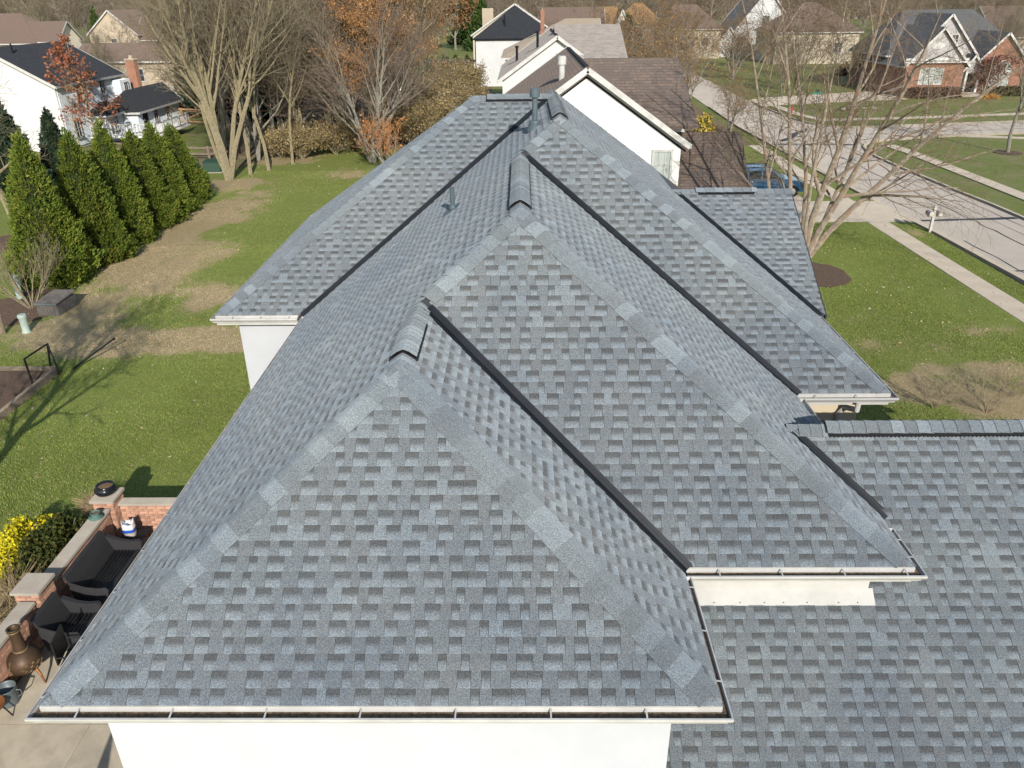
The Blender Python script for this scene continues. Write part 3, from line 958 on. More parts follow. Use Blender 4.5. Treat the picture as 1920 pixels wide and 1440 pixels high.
# ================================================================== neighbouring houses
mk('nb_white', (.66, .66, .65), (.62, .62, .61), scale=.8, rough=.8)
mk('nb_bluewhite', (.62, .66, .70), (.58, .62, .66), scale=.8, rough=.8)
mk('nb_beige', (.52, .44, .33), (.46, .39, .30), scale=.6, rough=.85)
mk('nb_cream', (.62, .56, .44), (.57, .51, .40), scale=.6, rough=.85)
mk('nb_grey', (.50, .48, .48), (.46, .44, .44), scale=.6, rough=.85)
def roof_mat(name, a, b, c, sc=(.30, .30, .30)):
    """far roof: courses too small to pick apart, colour blotches per tab"""
    m = bpy.data.materials.new(name)
    m.use_nodes = True
    nt = m.node_tree
    bs = nt.nodes['Principled BSDF']
    bs.inputs['Roughness'].default_value = .95
    bs.inputs['Diffuse Roughness'].default_value = 1.0
    bs.inputs['Specular IOR Level'].default_value = .2
    tc = nt.nodes.new('ShaderNodeTexCoord')
    br = nt.nodes.new('ShaderNodeTexBrick')
    mp = nt.nodes.new('ShaderNodeMapping')
    geo = nt.nodes.new('ShaderNodeNewGeometry')
    sx = nt.nodes.new('ShaderNodeSeparateXYZ'); nt.links.new(tc.outputs['Object'], sx.inputs[0])
    sn = nt.nodes.new('ShaderNodeSeparateXYZ'); nt.links.new(geo.outputs['True Normal'], sn.inputs[0])
    ab = nt.nodes.new('ShaderNodeMath'); ab.operation = 'ABSOLUTE'; nt.links.new(sn.outputs[0], ab.inputs[0])
    ab2 = nt.nodes.new('ShaderNodeMath'); ab2.operation = 'ABSOLUTE'; nt.links.new(sn.outputs[1], ab2.inputs[0])
    gt = nt.nodes.new('ShaderNodeMath'); gt.operation = 'GREATER_THAN'
    nt.links.new(ab.outputs[0], gt.inputs[0]); nt.links.new(ab2.outputs[0], gt.inputs[1])
    mx = nt.nodes.new('ShaderNodeMix'); mx.data_type = 'FLOAT'
    nt.links.new(gt.outputs[0], mx.inputs[0]); nt.links.new(sx.outputs[0], mx.inputs[2]); nt.links.new(sx.outputs[1], mx.inputs[3])
    cb = nt.nodes.new('ShaderNodeCombineXYZ')
    nt.links.new(mx.outputs[0], cb.inputs[0]); nt.links.new(sx.outputs[2], cb.inputs[1])
    nt.links.new(cb.outputs[0], br.inputs['Vector'])
    br.inputs['Color1'].default_value = (*a, 1)
    br.inputs['Color2'].default_value = (*b, 1)
    br.inputs['Mortar'].default_value = (*[q * .55 for q in c], 1)
    br.inputs['Scale'].default_value = 1
    br.inputs['Mortar Size'].default_value = .008
    br.inputs['Bias'].default_value = 0
    br.inputs['Brick Width'].default_value = sc[0]
    br.inputs['Row Height'].default_value = .10
    no = nt.nodes.new('ShaderNodeTexNoise'); no.inputs['Scale'].default_value = 5; no.inputs['Detail'].default_value = 5
    nt.links.new(tc.outputs['Object'], no.inputs['Vector'])
    rp = nt.nodes.new('ShaderNodeMapRange'); rp.inputs[1].default_value = .42; rp.inputs[2].default_value = .62
    nt.links.new(no.outputs['Fac'], rp.inputs[0])
    mm = nt.nodes.new('ShaderNodeMix'); mm.data_type = 'RGBA'
    nt.links.new(rp.outputs[0], mm.inputs[0]); nt.links.new(br.outputs['Color'], mm.inputs[6]); mm.inputs[7].default_value = (*c, 1)
    nt.links.new(mm.outputs[2], bs.inputs['Base Color'])
    MATS[name] = m
roof_mat('rf_brown', (.135, .105, .088), (.185, .135, .102), (.115, .097, .088), (.42, .3, .3))
roof_mat('rf_tan', (.28, .235, .18), (.32, .27, .205), (.25, .21, .165))
roof_mat('rf_greytan', (.30, .265, .235), (.21, .19, .175), (.25, .225, .205), (.42, .3, .3))
roof_mat('rf_black', (.030, .033, .038), (.042, .045, .05), (.028, .031, .036))
roof_mat('rf_redbrown', (.175, .125, .10), (.15, .11, .09), (.16, .118, .098))
roof_mat('rf_orange', (.30, .18, .085), (.24, .14, .065), (.27, .165, .085))
roof_mat('rf_grey', (.125, .13, .135), (.105, .108, .112), (.115, .118, .122))
mk('brick_red', (.36, .175, .115), (.42, .235, .16), scale=7, rough=.9, c3=(.30, .15, .10), scale3=2)
mk('glass', (.03, .04, .05), (.06, .07, .08), scale=1.5, rough=.15, spec=.25)
mk('glass_pale', (.42, .46, .44), (.36, .40, .37), scale=2.0, rough=.2, spec=.5)
mk('dark_trim', (.018, .018, .022), rough=.9, spec=.15)
mk('wood_new', (.42, .25, .12), (.36, .21, .10), scale=4, rough=.8)
mk('wood_old', (.23, .185, .13), (.17, .135, .10), scale=5, rough=.9)
mk('wood_grey', (.12, .11, .10), (.085, .078, .072), scale=6, rough=.9)

class House:
    def __init__(s, name, label, loc, cat='house', group=None):
        s.root = thing(name, label, cat, loc, 0, group)
        s.M = Matrix.Translation(-V(loc))
    def part(s, mb, name, mat, parent=None, label=None, **k):
        if parent is None:
            mb.xf(s.M)
            o = mb.build(name, mat, s.root, **k)
        else:
            mb.xf(s.M)
            o = mb.build(name, mat, parent, **k)
        if label:
            o['label'] = label
        return o
    def block(s, x0, x1, y0, y1, ze, zr, axis, wall, roofm, hip0=0, hip1=0, oh=.35, trim='trim_white', z0=0, rake=True, ohb=None):
        """walls with a gable or hip roof; axis = direction of the ridge"""
        def P(a, b, z):
            return V((a, b, z)) if axis == 'x' else V((b, a, z))
        a0, a1, b0, b1 = (x0, x1, y0, y1) if axis == 'x' else (y0, y1, x0, x1)
        bm_ = (b0 + b1) / 2
        pit = (zr - ze) / ((b1 - b0) / 2)
        w = MB()
        def prism(aa, pts):
            vs = [P(aa[0], b, z) for b, z in pts] + [P(aa[1], b, z) for b, z in pts]
            n = len(pts)
            fs = [tuple(range(n)), tuple(range(2 * n - 1, n - 1, -1))] + [((i + 1) % n, i, n + i, n + (i + 1) % n) for i in range(n)]
            w.add(vs, fs)
        top = zr - .12
        if hip0 or hip1:
            prism((a0, a1), [(b0, z0), (b1, z0), (b1, ze - .1), (b0, ze - .1)])
            if not hip0:
                prism((a0 + .001, a0 + .2), [(b0 + .1, ze - .11), (b1 - .1, ze - .11), (bm_, top)])
            if not hip1:
                prism((a1 - .2, a1 - .001), [(b0 + .1, ze - .11), (b1 - .1, ze - .11), (bm_, top)])
        else:
            prism((a0, a1), [(b0, z0), (b1, z0), (b1, ze - .1), (bm_, top), (b0, ze - .1)])
        wo = s.part(w, 'wall', wall)
        ohb = oh if ohb is None else ohb
        zE_ = ze - ohb * pit
        A0, A1_ = a0 - oh, a1 + oh
        B0, B1 = b0 - ohb, b1 + ohb
        hw = (B1 - B0) / 2
        r0 = A0 + (hw * hip0 if hip0 else 0)
        r1 = A1_ - (hw * hip1 if hip1 else 0)
        r = MB()
        def sl(pts):
            pts = [P(*p) for p in pts]
            n = (pts[1] - pts[0]).cross(pts[2] - pts[0])
            if n.z < 0:
                pts = pts[::-1]
            r.slab(pts, .14)
        sl([(A0, B0, zE_), (A1_, B0, zE_), (r1, bm_, zr), (r0, bm_, zr)])
        sl([(A0, B1, zE_), (A1_, B1, zE_), (r1, bm_, zr), (r0, bm_, zr)])
        if hip0:
            sl([(A0, B0, zE_), (A0, B1, zE_), (r0, bm_, zr)])
        if hip1:
            sl([(A1_, B0, zE_), (A1_, B1, zE_), (r1, bm_, zr)])
        ro = s.part(r, 'roof', roofm)
        if trim:
            t = MB()
            for b in (B0, B1):
                sg = -1 if b == B0 else 1
                t.bar(P(A0, b + sg * .03, zE_ - .09), P(A1_, b + sg * .03, zE_ - .09), .06, .17)
            for a, h, sg in ((A0, hip0, -1), (A1_, hip1, 1)):
                if h:
                    t.bar(P(a + sg * .03, B0, zE_ - .09), P(a + sg * .03, B1, zE_ - .09), .06, .17)
                elif rake:
                    for b in (B0, B1):
                        t.bar(P(a + sg * .03, b, zE_ - .10), P(a + sg * .03, bm_, zr - .10), .06, .22)
            s.part(t, 'trim', trim)
        return wo, ro
    def window(s, c, w, h, side, frame='trim_white', pane='glass', cols=2, rows=2, arch=False):
        """c = centre on the wall face; side = outward direction '-y', '+x' or '-x'"""
        n = {'-y': V((0, -1, 0)), '+x': V((1, 0, 0)), '-x': V((-1, 0, 0)), '+y': V((0, 1, 0))}[side]
        u = V((0, 0, 1)).cross(n)
        z = V((0, 0, 1))
        c = V(c)
        f = MB()
        fw = .09
        for a, b in ((c - u * w / 2 - z * h / 2, c + u * w / 2 - z * h / 2), (c - u * w / 2 + z * h / 2, c + u * w / 2 + z * h / 2)):
            f.bar(a - u * fw / 2 + n * .03, b + u * fw / 2 + n * .03, .09, fw) if abs(n.y) > .5 else f.bar(a - u * fw / 2 + n * .03, b + u * fw / 2 + n * .03, .09, fw)
        for k in (-1, 1):
            f.bar(c + u * k * w / 2 - z * h / 2 + n * .03, c + u * k * w / 2 + z * h / 2 + n * .03, fw, .088, up=n)
        for k in range(1, cols):
            q = c + u * (w * k / cols - w / 2)
            f.bar(q - z * h / 2 + n * .02, q + z * h / 2 + n * .02, .035, .05, up=n)
        for k in range(1, rows):
            q = c + z * (h * k / rows - h / 2)
            f.bar(q - u * w / 2 + n * .02, q + u * w / 2 + n * .02, .05, .035)
        fo = s.part(f, 'window', frame)
        p = MB()
        q = [c - u * w / 2 - z * h / 2, c + u * w / 2 - z * h / 2, c + u * w / 2 + z * h / 2, c - u * w / 2 + z * h / 2]
        p.add([v_ + n * .018 for v_ in q] + [v_ - n * .02 for v_ in q], BOXF[:0] + [(0, 1, 2, 3), (7, 6, 5, 4), (0, 4, 5, 1), (1, 5, 6, 2), (2, 6, 7, 3), (3, 7, 4, 0)])
        s.part(p, 'pane', pane, fo)
        b = MB().bar(c - z * (h / 2 + .07) - u * (w / 2 + .1) + n * .05, c - z * (h / 2 + .07) + u * (w / 2 + .1) + n * .05, .14, .05)
        s.part(b, 'sill', frame, fo)
        return fo
    def bars(s, name, mat, lst, w, h, parent=None, label=None):
        mb = MB()
        for a, b in lst:
            mb.bar(a, b, w, h)
        return s.part(mb, name, mat, parent, label)

mk('gable_white', (.74, .725, .70), (.70, .685, .66), scale=1.2, rough=.7)
# --- N1: white gable and brown roofs right behind
H = House('neighbour_house', 'white gabled house with brown shingle roofs just behind the grey roof', (2.6, 40, 0))
H.block(-1.36, 6.69, 33.66, 48, 5.73, 8.52, 'y', 'gable_white', 'rf_brown', oh=.32)
H.block(2.7, 7.30, 36.1, 43.8, 6.93, 8.42, 'x', 'gable_white', 'rf_brown', oh=.15, ohb=2.0, trim=None)
H.block(6.72, 9.75, 33.3, 38.6, 3.3, 5.62, 'x', 'gable_white', 'rf_brown', oh=.02, ohb=.3, trim=None)
H.window((5.93, 33.66, 4.62), .78, 1.2, '-y', 'trim_cream', 'glass_pale', cols=3, rows=2)
H.window((4.2, 33.66, 1.6), 1.4, 1.3, '-y', 'trim_cream', 'glass', cols=2, rows=2)
mb = MB().lathe([(.13, 7.2), (.13, 8.45), (.19, 8.46), (.19, 8.72), (.17, 8.74), (.17, 8.8)], 1.75, 35.8, n=14)
pv = H.part(mb, 'flue', 'trim_white')
H.bars('ridge_vent', 'dark_trim', [((2.665, 33.9, 8.52), (2.665, 47.5, 8.52))], .16, .04)
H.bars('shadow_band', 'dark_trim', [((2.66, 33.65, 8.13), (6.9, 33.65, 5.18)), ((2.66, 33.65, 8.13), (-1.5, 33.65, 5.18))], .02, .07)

# --- N2
H = House('neighbour_house', 'white gabled house with greyish tan roof, second behind the brown roof', (2.5, 64, 0))
H.block(-1.3, 6.3, 58.3, 72, 6.1, 8.72, 'y', 'nb_white', 'rf_greytan', oh=.32)
H.block(2.6, 7.15, 57.6, 68.6, 7.35, 9.25, 'x', 'nb_white', 'rf_greytan', oh=.15, trim=None)
H.block(-3.2, -1.2, 60, 64, 3.4, 4.5, 'y', 'nb_white', 'rf_greytan', oh=.25, hip0=1)
H.window((-3.2, 61.6, 2.2), 1.1, 1.5, '-x', 'trim_white', 'glass')
for x, y, z in ((1.2, 60.8, 8.3), (-.3, 63.5, 7.2)):
    H.part(MB().lathe([(.09, z - .8), (.09, z + .5), (.14, z + .5), (.14, z + .62)], x, y, n=10), 'flue', 'dark_trim')
H.bars('ridge_vent', 'dark_trim', [((2.5, 59.2, 8.72), (2.5, 71, 8.72))], .16, .04)
# --- N3
H = House('neighbour_house', 'house with plain tan hip roof between grey tan and black roofs', (3, 92, 0))
H.block(-1.6, 8.2, 86.5, 101, 5.75, 9.0, 'x', 'nb_white', 'rf_tan', hip0=.9, oh=.4)
H.block(-1.4, 2.0, 85.2, 88, 4.9, 5.6, 'x', 'nb_white', 'rf_tan', hip0=1, oh=.3)
H.part(MB().box(2.1, 2.5, 90.6, 91, 7.5, 9.9), 'chimney', 'brick_red')
H.window((-1.6, 94, 3.2), 1.2, 1.5, '-x', 'trim_white', 'glass')
# --- N4
H = House('neighbour_house', 'white house with charcoal black hip roof beside the back gardens', (-1, 122, 0))
H.block(-6.2, 4.6, 116, 127, 6.35, 10.1, 'x', 'nb_white', 'rf_black', hip0=.95, hip1=.95, oh=.3, trim='dark_trim')
H.part(MB().tube([(-2.2, 117.9, 7.5), (-2.2, 117.9, 9.0)], .1, n=8), 'flue', 'dark_trim')
H.bars('corner_board', 'dark_trim', [((-6.24, 115.96, 0), (-6.24, 115.96, 6.2))], .12, .12)
pg = thing('garden_pergola', 'dark timber pergola beside the white black-roofed house', 'pergola', (-9.6, 119, 0))
for x in (-13.2, -6.9):
    for y in (117.5, 120.8):
        MB().box(x - .09 + 9.6, x + .09 + 9.6, y - .09 - 119, y + .09 - 119, 0, 3.0).build('post', 'wood_grey', pg)
for y in (117.4, 120.9):
    MB().bar((-13.6 + 9.6, y - 119, 3.05), (-6.5 + 9.6, y - 119, 3.05), .1, .24).build('beam', 'wood_grey', pg)
for k in range(15):
    x = -13.3 + k * .46
    MB().bar((x + 9.6, 116.8 - 119, 3.26), (x + 9.6, 121.5 - 119, 3.26), .07, .17).build('rafter', 'wood_grey', pg)
# --- house behind N4
H = House('distant_house', 'pale gabled house with beige chimney behind the black roof', (2, 148, 0))
H.block(-8, 6, 142, 154, 5.8, 10.3, 'y', 'nb_cream', 'rf_redbrown', oh=.3)
H.block(4, 14, 143, 153, 5.6, 9.6, 'x', 'nb_white', 'rf_redbrown', oh=.3)
H.part(MB().box(-6.4, -4.6, 143, 144.6, 0, 9.6), 'chimney', 'nb_beige')
H.window((0, 142, 7.0), 1.2, 1.6, '-y')

# --- WL: white house with black roof on the left
H = House('neighbour_house', 'two-storey white house with black roof and deck behind the evergreens', (-42, 72, 0))
H.block(-47.0, -37.5, 66.1, 77.6, 5.25, 7.95, 'y', 'nb_white', 'rf_black', oh=.3, trim='trim_white')
H.part(MB().box(-37.5, -37.42, 66.3, 77.5, .2, 5.0), 'siding', 'nb_bluewhite')
H.block(-37.4, -34.6, 73.2, 82.6, 2.55, 3.9, 'y', 'nb_bluewhite', 'rf_black', oh=.35, hip0=1)
H.block(-37.4, -35.9, 70.2, 73.0, 2.6, 3.3, 'y', 'nb_bluewhite', 'rf_black', oh=.3, hip0=1, hip1=1)
H.part(MB().box(-37.4, -36.6, 75.4, 77.4, 2.5, 4.7), 'dormer', 'nb_bluewhite')
H.window((-37.42, 68.0, 1.6), .9, 1.5, '+x')
H.window((-37.42, 73.6, 4.3), .95, 1.2, '+x')
H.window((-37.42, 69.5, 4.3), .95, 1.2, '+x')
H.window((-36.6, 76.4, 4.0), .8, .9, '+x')
H.window((-34.6, 76.9, 1.7), .9, 1.4, '+x')
H.window((-34.6, 79.6, 1.7), .9, 1.4, '+x')
H.window((-35.9, 71.6, 1.75), .8, 1.5, '+x')
d = MB().box(-34.66, -34.56, 74.2, 75.2, .75, 2.4)
do = H.part(d, 'door', 'dark_trim')
H.part(MB().box(-34.55, -34.50, 74.25, 74.3, 1.3, 1.5), 'handle', 'trim_white', do)
ch = H.part(MB().box(-37.1, -36.3, 78.3, 79.1, 0, 6.2), 'chimney', 'brick_red')
H.part(MB().box(-37.15, -36.25, 78.25, 79.15, 6.2, 6.32).tube([(-36.7, 78.7, 6.3), (-36.7, 78.7, 6.6)], .16, n=10), 'chimney_cap', 'nb_beige', ch)
for x, y, z in ((-41.4, 68.3, 7.6), (-39.9, 72.2, 6.7)):
    H.part(MB().tube([(x, y, z - .2), (x, y, z + .55)], .07, n=8), 'flue', 'dark_trim')
dkx0, dkx1, dky0, dky1 = -37.3, -31.4, 69.2, 76.8
D_ = H.part(MB().box(-34.5, dkx1, dky0, dky1, .55, .72).box(dkx0 + .1, -34.52, dky0, 70.1, .55, .715), 'deck', 'nb_white')
def rail(p0, p1):
    p0, p1 = V(p0), V(p1)
    r_ = H.bars('deck_rail', 'trim_white', [(p0 + V((0, 0, .95)), p1 + V((0, 0, .95))), (p0 + V((0, 0, .12)), p1 + V((0, 0, .12)))], .09, .07)
    L = (p1 - p0).length
    n = int(L / .28)
    for k in range(n + 1):
        q = p0 + (p1 - p0) * k / n
        big = k % 6 == 0
        H.part(MB().bar(q, q + V((0, 0, 1.05 if big else .92)), .12 if big else .05, .12 if big else .05, up=(1, 0, 0)), 'baluster', 'trim_white', r_)
rail((-37.0, dky0 + .08, .72), (dkx1 - .08, dky0 + .08, .72))
rail((dkx1 - .08, dky0 + .1, .72), (dkx1 - .08, dky1, .72))
for x in (-36.8, -34, dkx1 - .1):
    H.part(MB().box(x - .07, x + .07, dky0 + .02, dky0 + .16, 0, .55), 'deck_post', 'trim_white')
# --- beige house behind it
H = House('distant_house', 'beige house wall with brown roof seen past the brick chimney', (-50, 106, 0))
H.block(-54, -41.5, 100, 110, 4.9, 6.6, 'x', 'nb_beige', 'rf_redbrown', oh=.4)
H.window((-46, 100, 3.2), 1.2, 1.4, '-y')
# --- top left
H = House('distant_house', 'brown hip-roofed house with cream walls at the far left', (-88, 150, 0))
H.block(-98, -84, 146, 158, 5.2, 9.6, 'x', 'nb_cream', 'rf_redbrown', hip0=.5, hip1=.8, oh=.4)
H.block(-87, -80.5, 146.5, 154.5, 5.4, 8.3, 'x', 'nb_cream', 'rf_redbrown', oh=.4)
H.block(-99, -93, 140, 150, 4.4, 7.2, 'y', 'nb_white', 'rf_redbrown', oh=.4)
H.window((-80.5, 150, 4.6), 1.0, 2.0, '+x', cols=2, rows=3)
H = House('distant_house', 'pinkish beige gable house under bare woods at the far left', (-78, 164, 0))
H.block(-81.5, -72.5, 160, 172, 6.0, 9.9, 'y', 'nb_beige', 'rf_redbrown', oh=.4)
H.block(-73, -63, 161, 170, 5.0, 8.6, 'x', 'nb_beige', 'rf_redbrown', oh=.4)
H.window((-77, 160, 4.3), 1.1, 1.4, '-y')
H = House('distant_house', 'house with golden tan roof at the left edge', (-101, 132, 0))
H.block(-112, -90, 126, 138, 4.9, 8.3, 'x', 'brick_red', 'rf_orange', hip1=.8, oh=.4)
H.part(MB().box(-91.4, -90.2, 133, 134.2, 3, 9.0), 'chimney', 'nb_beige')
H.window((-97, 126, 3.2), 1.2, 1.4, '-y')
H = House('distant_house', 'white gable house behind evergreens at the far left corner', (-138, 205, 0))
H.block(-150, -128, 200, 214, 5.0, 8.6, 'x', 'nb_white', 'rf_greytan', oh=.4)
H.block(-138, -131, 196, 204, 4.6, 7.6, 'y', 'nb_white', 'rf_greytan', oh=.4)
H.window((-134.5, 196, 2.6), 2.4, 1.8, '-y', cols=3)
# --- top centre and right
H = House('distant_house', 'cream house with tan roof and pointed white dormer at top centre', (18, 190, 0))
H.block(14, 23.5, 186, 196, 5.4, 9.2, 'x', 'nb_cream', 'rf_orange', hip1=.5, oh=.4)
H.block(19.6, 23.4, 182, 190, 4.4, 8.8, 'y', 'nb_white', 'rf_orange', oh=.3)
for x in (20.4, 21.5, 22.6):
    H.window((x, 182, 2.4), .8, 1.8, '-y')
H.window((15.4, 186, 6.0), 1.0, 1.6, '-y'); H.window((17.6, 186, 6.0), 1.0, 1.6, '-y')
H = House('distant_house', 'house with orange tan hip roof at the top edge of the view', (29, 215, 0))
H.block(23.5, 35, 208, 222, 5.0, 9.8, 'x', 'nb_grey', 'rf_orange', hip0=.7, hip1=.7, oh=.4)
H.window((28, 208, 3.2), 2.6, 1.5, '-y', cols=3)
H = House('distant_house', 'cream walled house with brown roof behind russet trees', (33, 172, 0))
H.block(28, 39, 166, 178, 5.6, 9.6, 'x', 'nb_cream', 'rf_redbrown', hip0=.4, hip1=.7, oh=.4)
H.window((31, 166, 3.0), 1.2, 1.6, '-y'); H.window((36, 166, 3.0), 1.2, 1.6, '-y')
H = House('distant_house', 'white steep-gabled house with dark side wing across the street', (48, 180, 0))
H.block(42.5, 55.5, 172, 186, 4.4, 12.4, 'y', 'nb_white', 'rf_grey', oh=.5)
H.block(39.5, 43.5, 170, 182, 3.0, 5.6, 'y', 'nb_white', 'rf_grey', oh=.5)
H.window((49, 172, 6.5), 1.4, 1.8, '-y'); H.window((46, 172, 2.6), 1.4, 1.6, '-y'); H.window((52, 172, 2.6), 1.4, 1.6, '-y')
H = House('distant_house', 'grey-brown hip-roofed house with pale side wall across the street', (52, 156, 0))
H.block(45.0, 59.5, 150, 163, 5.5, 9.9, 'x', 'nb_cream', 'rf_redbrown', hip0=.95, hip1=.95, oh=.45)
H.window((48.5, 150, 2.6), 1.4, 1.6, '-y'); H.window((56, 150, 2.6), 1.4, 1.6, '-y')
H = House('distant_house', 'long brown-roofed house with beige walls at the top right', (92, 150, 0))
H.block(80, 106, 144, 157, 4.6, 9.0, 'x', 'nb_beige', 'rf_redbrown', oh=.45)
H.window((88, 144, 2.6), 1.6, 1.4, '-y'); H.window((96, 144, 2.6), 1.6, 1.4, '-y')
# --- the red brick house
H = House('brick_house', 'red brick house with white-trimmed grey gables and arched window', (52, 105, 0))
H.block(45.3, 52.0, 98.7, 112, 3.9, 7.6, 'y', 'brick_red', 'rf_grey', oh=.45)
H.part(MB().add([(45.6, 98.64, 4.25), (51.7, 98.64, 4.25), (48.65, 98.64, 7.2), (45.6, 98.69, 4.25), (51.7, 98.69, 4.25), (48.65, 98.69, 7.2)], [(0, 1, 2), (5, 4, 3), (0, 3, 4, 1), (1, 4, 5, 2), (2, 5, 3, 0)]), 'gable_siding', 'nb_grey')
H.bars('frieze_board', 'trim_white', [((45.0, 98.6, 4.12), (52.3, 98.6, 4.12))], .14, .26)
H.part(MB().slab([(44.85, 98.25, 3.92), (52.45, 98.25, 3.92), (52.45, 98.63, 4.0), (44.85, 98.63, 4.0)], .12), 'pent_eave', 'rf_grey')
H.bars('pent_trim', 'trim_white', [((44.85, 98.22, 3.84), (52.45, 98.22, 3.84))], .05, .16)
q = MB()
q.add([(48.4 + .75 * math.cos(t * math.pi / 8), 98.60, 5.55 + .38 * math.sin(t * math.pi / 8)) for t in range(16)] + [(48.4 + .75 * math.cos(t * math.pi / 8), 98.66, 5.55 + .38 * math.sin(t * math.pi / 8)) for t in range(16)], [tuple(range(15, -1, -1)), tuple(range(16, 32))] + [(i, (i + 1) % 16, 16 + (i + 1) % 16, 16 + i) for i in range(16)])
H.part(q, 'oval_vent', 'trim_white')
H.window((48.3, 98.7, 2.3), 2.7, 1.75, '-y', 'trim_white', 'glass_pale', cols=3, rows=1)
H.block(46.8, 54.4, 101.5, 112.5, 4.6, 8.9, 'y', 'nb_grey', 'rf_grey', oh=.4)
H.window((51.6, 101.5, 6.1), .8, 1.1, '-y')
H.block(45.4, 62, 104.5, 116, 4.6, 9.2, 'x', 'brick_red', 'rf_grey', hip0=.6, hip1=.8, oh=.45)
H.block(54.4, 60.0, 100.5, 110, 3.9, 6.9, 'y', 'brick_red', 'rf_grey', oh=.4)
w_ = H.window((57.4, 100.5, 1.75), 2.2, 1.7, '-y', 'trim_white', 'glass_pale', cols=3, rows=1)
ar = MB(); n = 10
for r_, z_ in ((1.16, .0),):
    pts = [V((57.4 + r_ * math.cos(math.pi * k / n), 100.46, 2.6 + r_ * math.sin(math.pi * k / n))) for k in range(n + 1)]
    for a, b in zip(pts[:-1], pts[1:]):
        ar.bar(a, b, .1, .12)
H.part(ar, 'arch_frame', 'trim_white', w_)
H.part(MB().add([(57.4 + 1.1 * math.cos(math.pi * k / n), 100.485, 2.6 + 1.1 * math.sin(math.pi * k / n)) for k in range(n + 1)], [tuple(range(n, -1, -1))]), 'arch_pane', 'glass_pale', w_)
H.block(52.4, 54.6, 99.6, 102, 3.0, 4.6, 'y', 'nb_grey', 'rf_grey', oh=.3)
po = H.part(MB().box(52.95, 53.95, 99.55, 99.64, .4, 2.5), 'door', 'dark_trim')
H.part(MB().box(53.75, 53.85, 99.5, 99.56, 1.3, 1.5), 'handle', 'trim_white', po)
for k in range(3):
    H.part(MB().box(52.2 + .1 * k, 54.6 - .1 * k, 98.0 + k * .4, 98.4 + k * .4, 0, .14 + .13 * k), 'step', 'concrete')
for x, dy in ((52.75, 0), (54.2, 0)):
    H.part(MB().box(x - .12, x + .12, 99.2, 99.44, .4, 2.9), 'porch_post', 'trim_white')

# ================================================================== tree and plant generators
mk('bark_tan', (.31, .265, .165), (.20, .17, .105), scale=6, rough=.95, bump=.6, bscale=18)
mk('bark_grey', (.29, .27, .22), (.19, .175, .145), scale=6, rough=.95, bump=.6, bscale=20)
mk('bark_birch', (.36, .31, .235), (.15, .125, .10), scale=5, rough=.95, bump=.7, bscale=16, c3=(.30, .20, .14), scale3=2.5)
mk('twig_brown', (.155, .110, .070), (.205, .150, .098), scale=.4, rough=.95, objvar=.25)
mk('twig_grey', (.20, .172, .115), (.15, .125, .085), scale=.4, rough=.95, objvar=.2)
mk('twig_orange', (.44, .22, .085), (.34, .18, .08), scale=.5, rough=.95, objvar=.15)
mk('twig_mauve', (.20, .152, .118), (.165, .128, .095), scale=.4, rough=.95)
mk('leaf', (1, 1, 1), attr=True, rough=.75, spec=.2, objvar=.12)

def mesh_np(name, verts, quads, mat, col=None, smooth=False, tri=False):
    me = bpy.data.meshes.new(name)
    nv, nf = len(verts), len(quads)
    k = quads.shape[1]
    me.vertices.add(nv)
    me.vertices.foreach_set('co', verts.astype(np.float32).ravel())
    me.loops.add(nf * k)
    me.loops.foreach_set('vertex_index', quads.astype(np.int32).ravel())
    me.polygons.add(nf)
    me.polygons.foreach_set('loop_start', np.arange(0, nf * k, k, dtype=np.int32))
    me.polygons.foreach_set('loop_total', np.full(nf, k, np.int32))
    if col is not None:
        ca = me.color_attributes.new('Col', 'FLOAT_COLOR', 'POINT')
        a = np.ones((nv, 4), np.float32); a[:, :3] = col
        ca.data.foreach_set('color', a.ravel())
    if smooth:
        me.polygons.foreach_set('use_smooth', np.ones(nf, bool))
    me.update(calc_edges=True)
    me.materials.append(MATS[mat])
    return me
def tubes(name, segs, n, mat):
    """segs: array rows x0 y0 z0 x1 y1 z1 r0 r1"""
    S = np.array(segs, float)
    p0, p1, r0, r1 = S[:, :3], S[:, 3:6], S[:, 6], S[:, 7]
    d = p1 - p0
    d /= np.linalg.norm(d, axis=1, keepdims=True) + 1e-9
    ref = np.where(np.abs(d[:, 2:3]) > .9, np.array([[1., 0, 0]]), np.array([[0, 0, 1.]]))
    a = np.cross(d, ref); a /= np.linalg.norm(a, axis=1, keepdims=True)
    b = np.cross(d, a)
    t = np.arange(n) * 2 * np.pi / n
    ring = a[:, None, :] * np.cos(t)[None, :, None] + b[:, None, :] * np.sin(t)[None, :, None]
    va = p0[:, None, :] + ring * r0[:, None, None]
    vb = p1[:, None, :] + ring * r1[:, None, None]
    verts = np.concatenate([va, vb], 1).reshape(-1, 3)
    m = len(S)
    base = (np.arange(m) * 2 * n)[:, None, None]
    k = np.arange(n); k2 = (k + 1) % n
    q = np.stack([k, k2, n + k2, n + k], 1)[None] + base
    return mesh_np(name, verts, q.reshape(-1, 4), mat, smooth=n > 4)
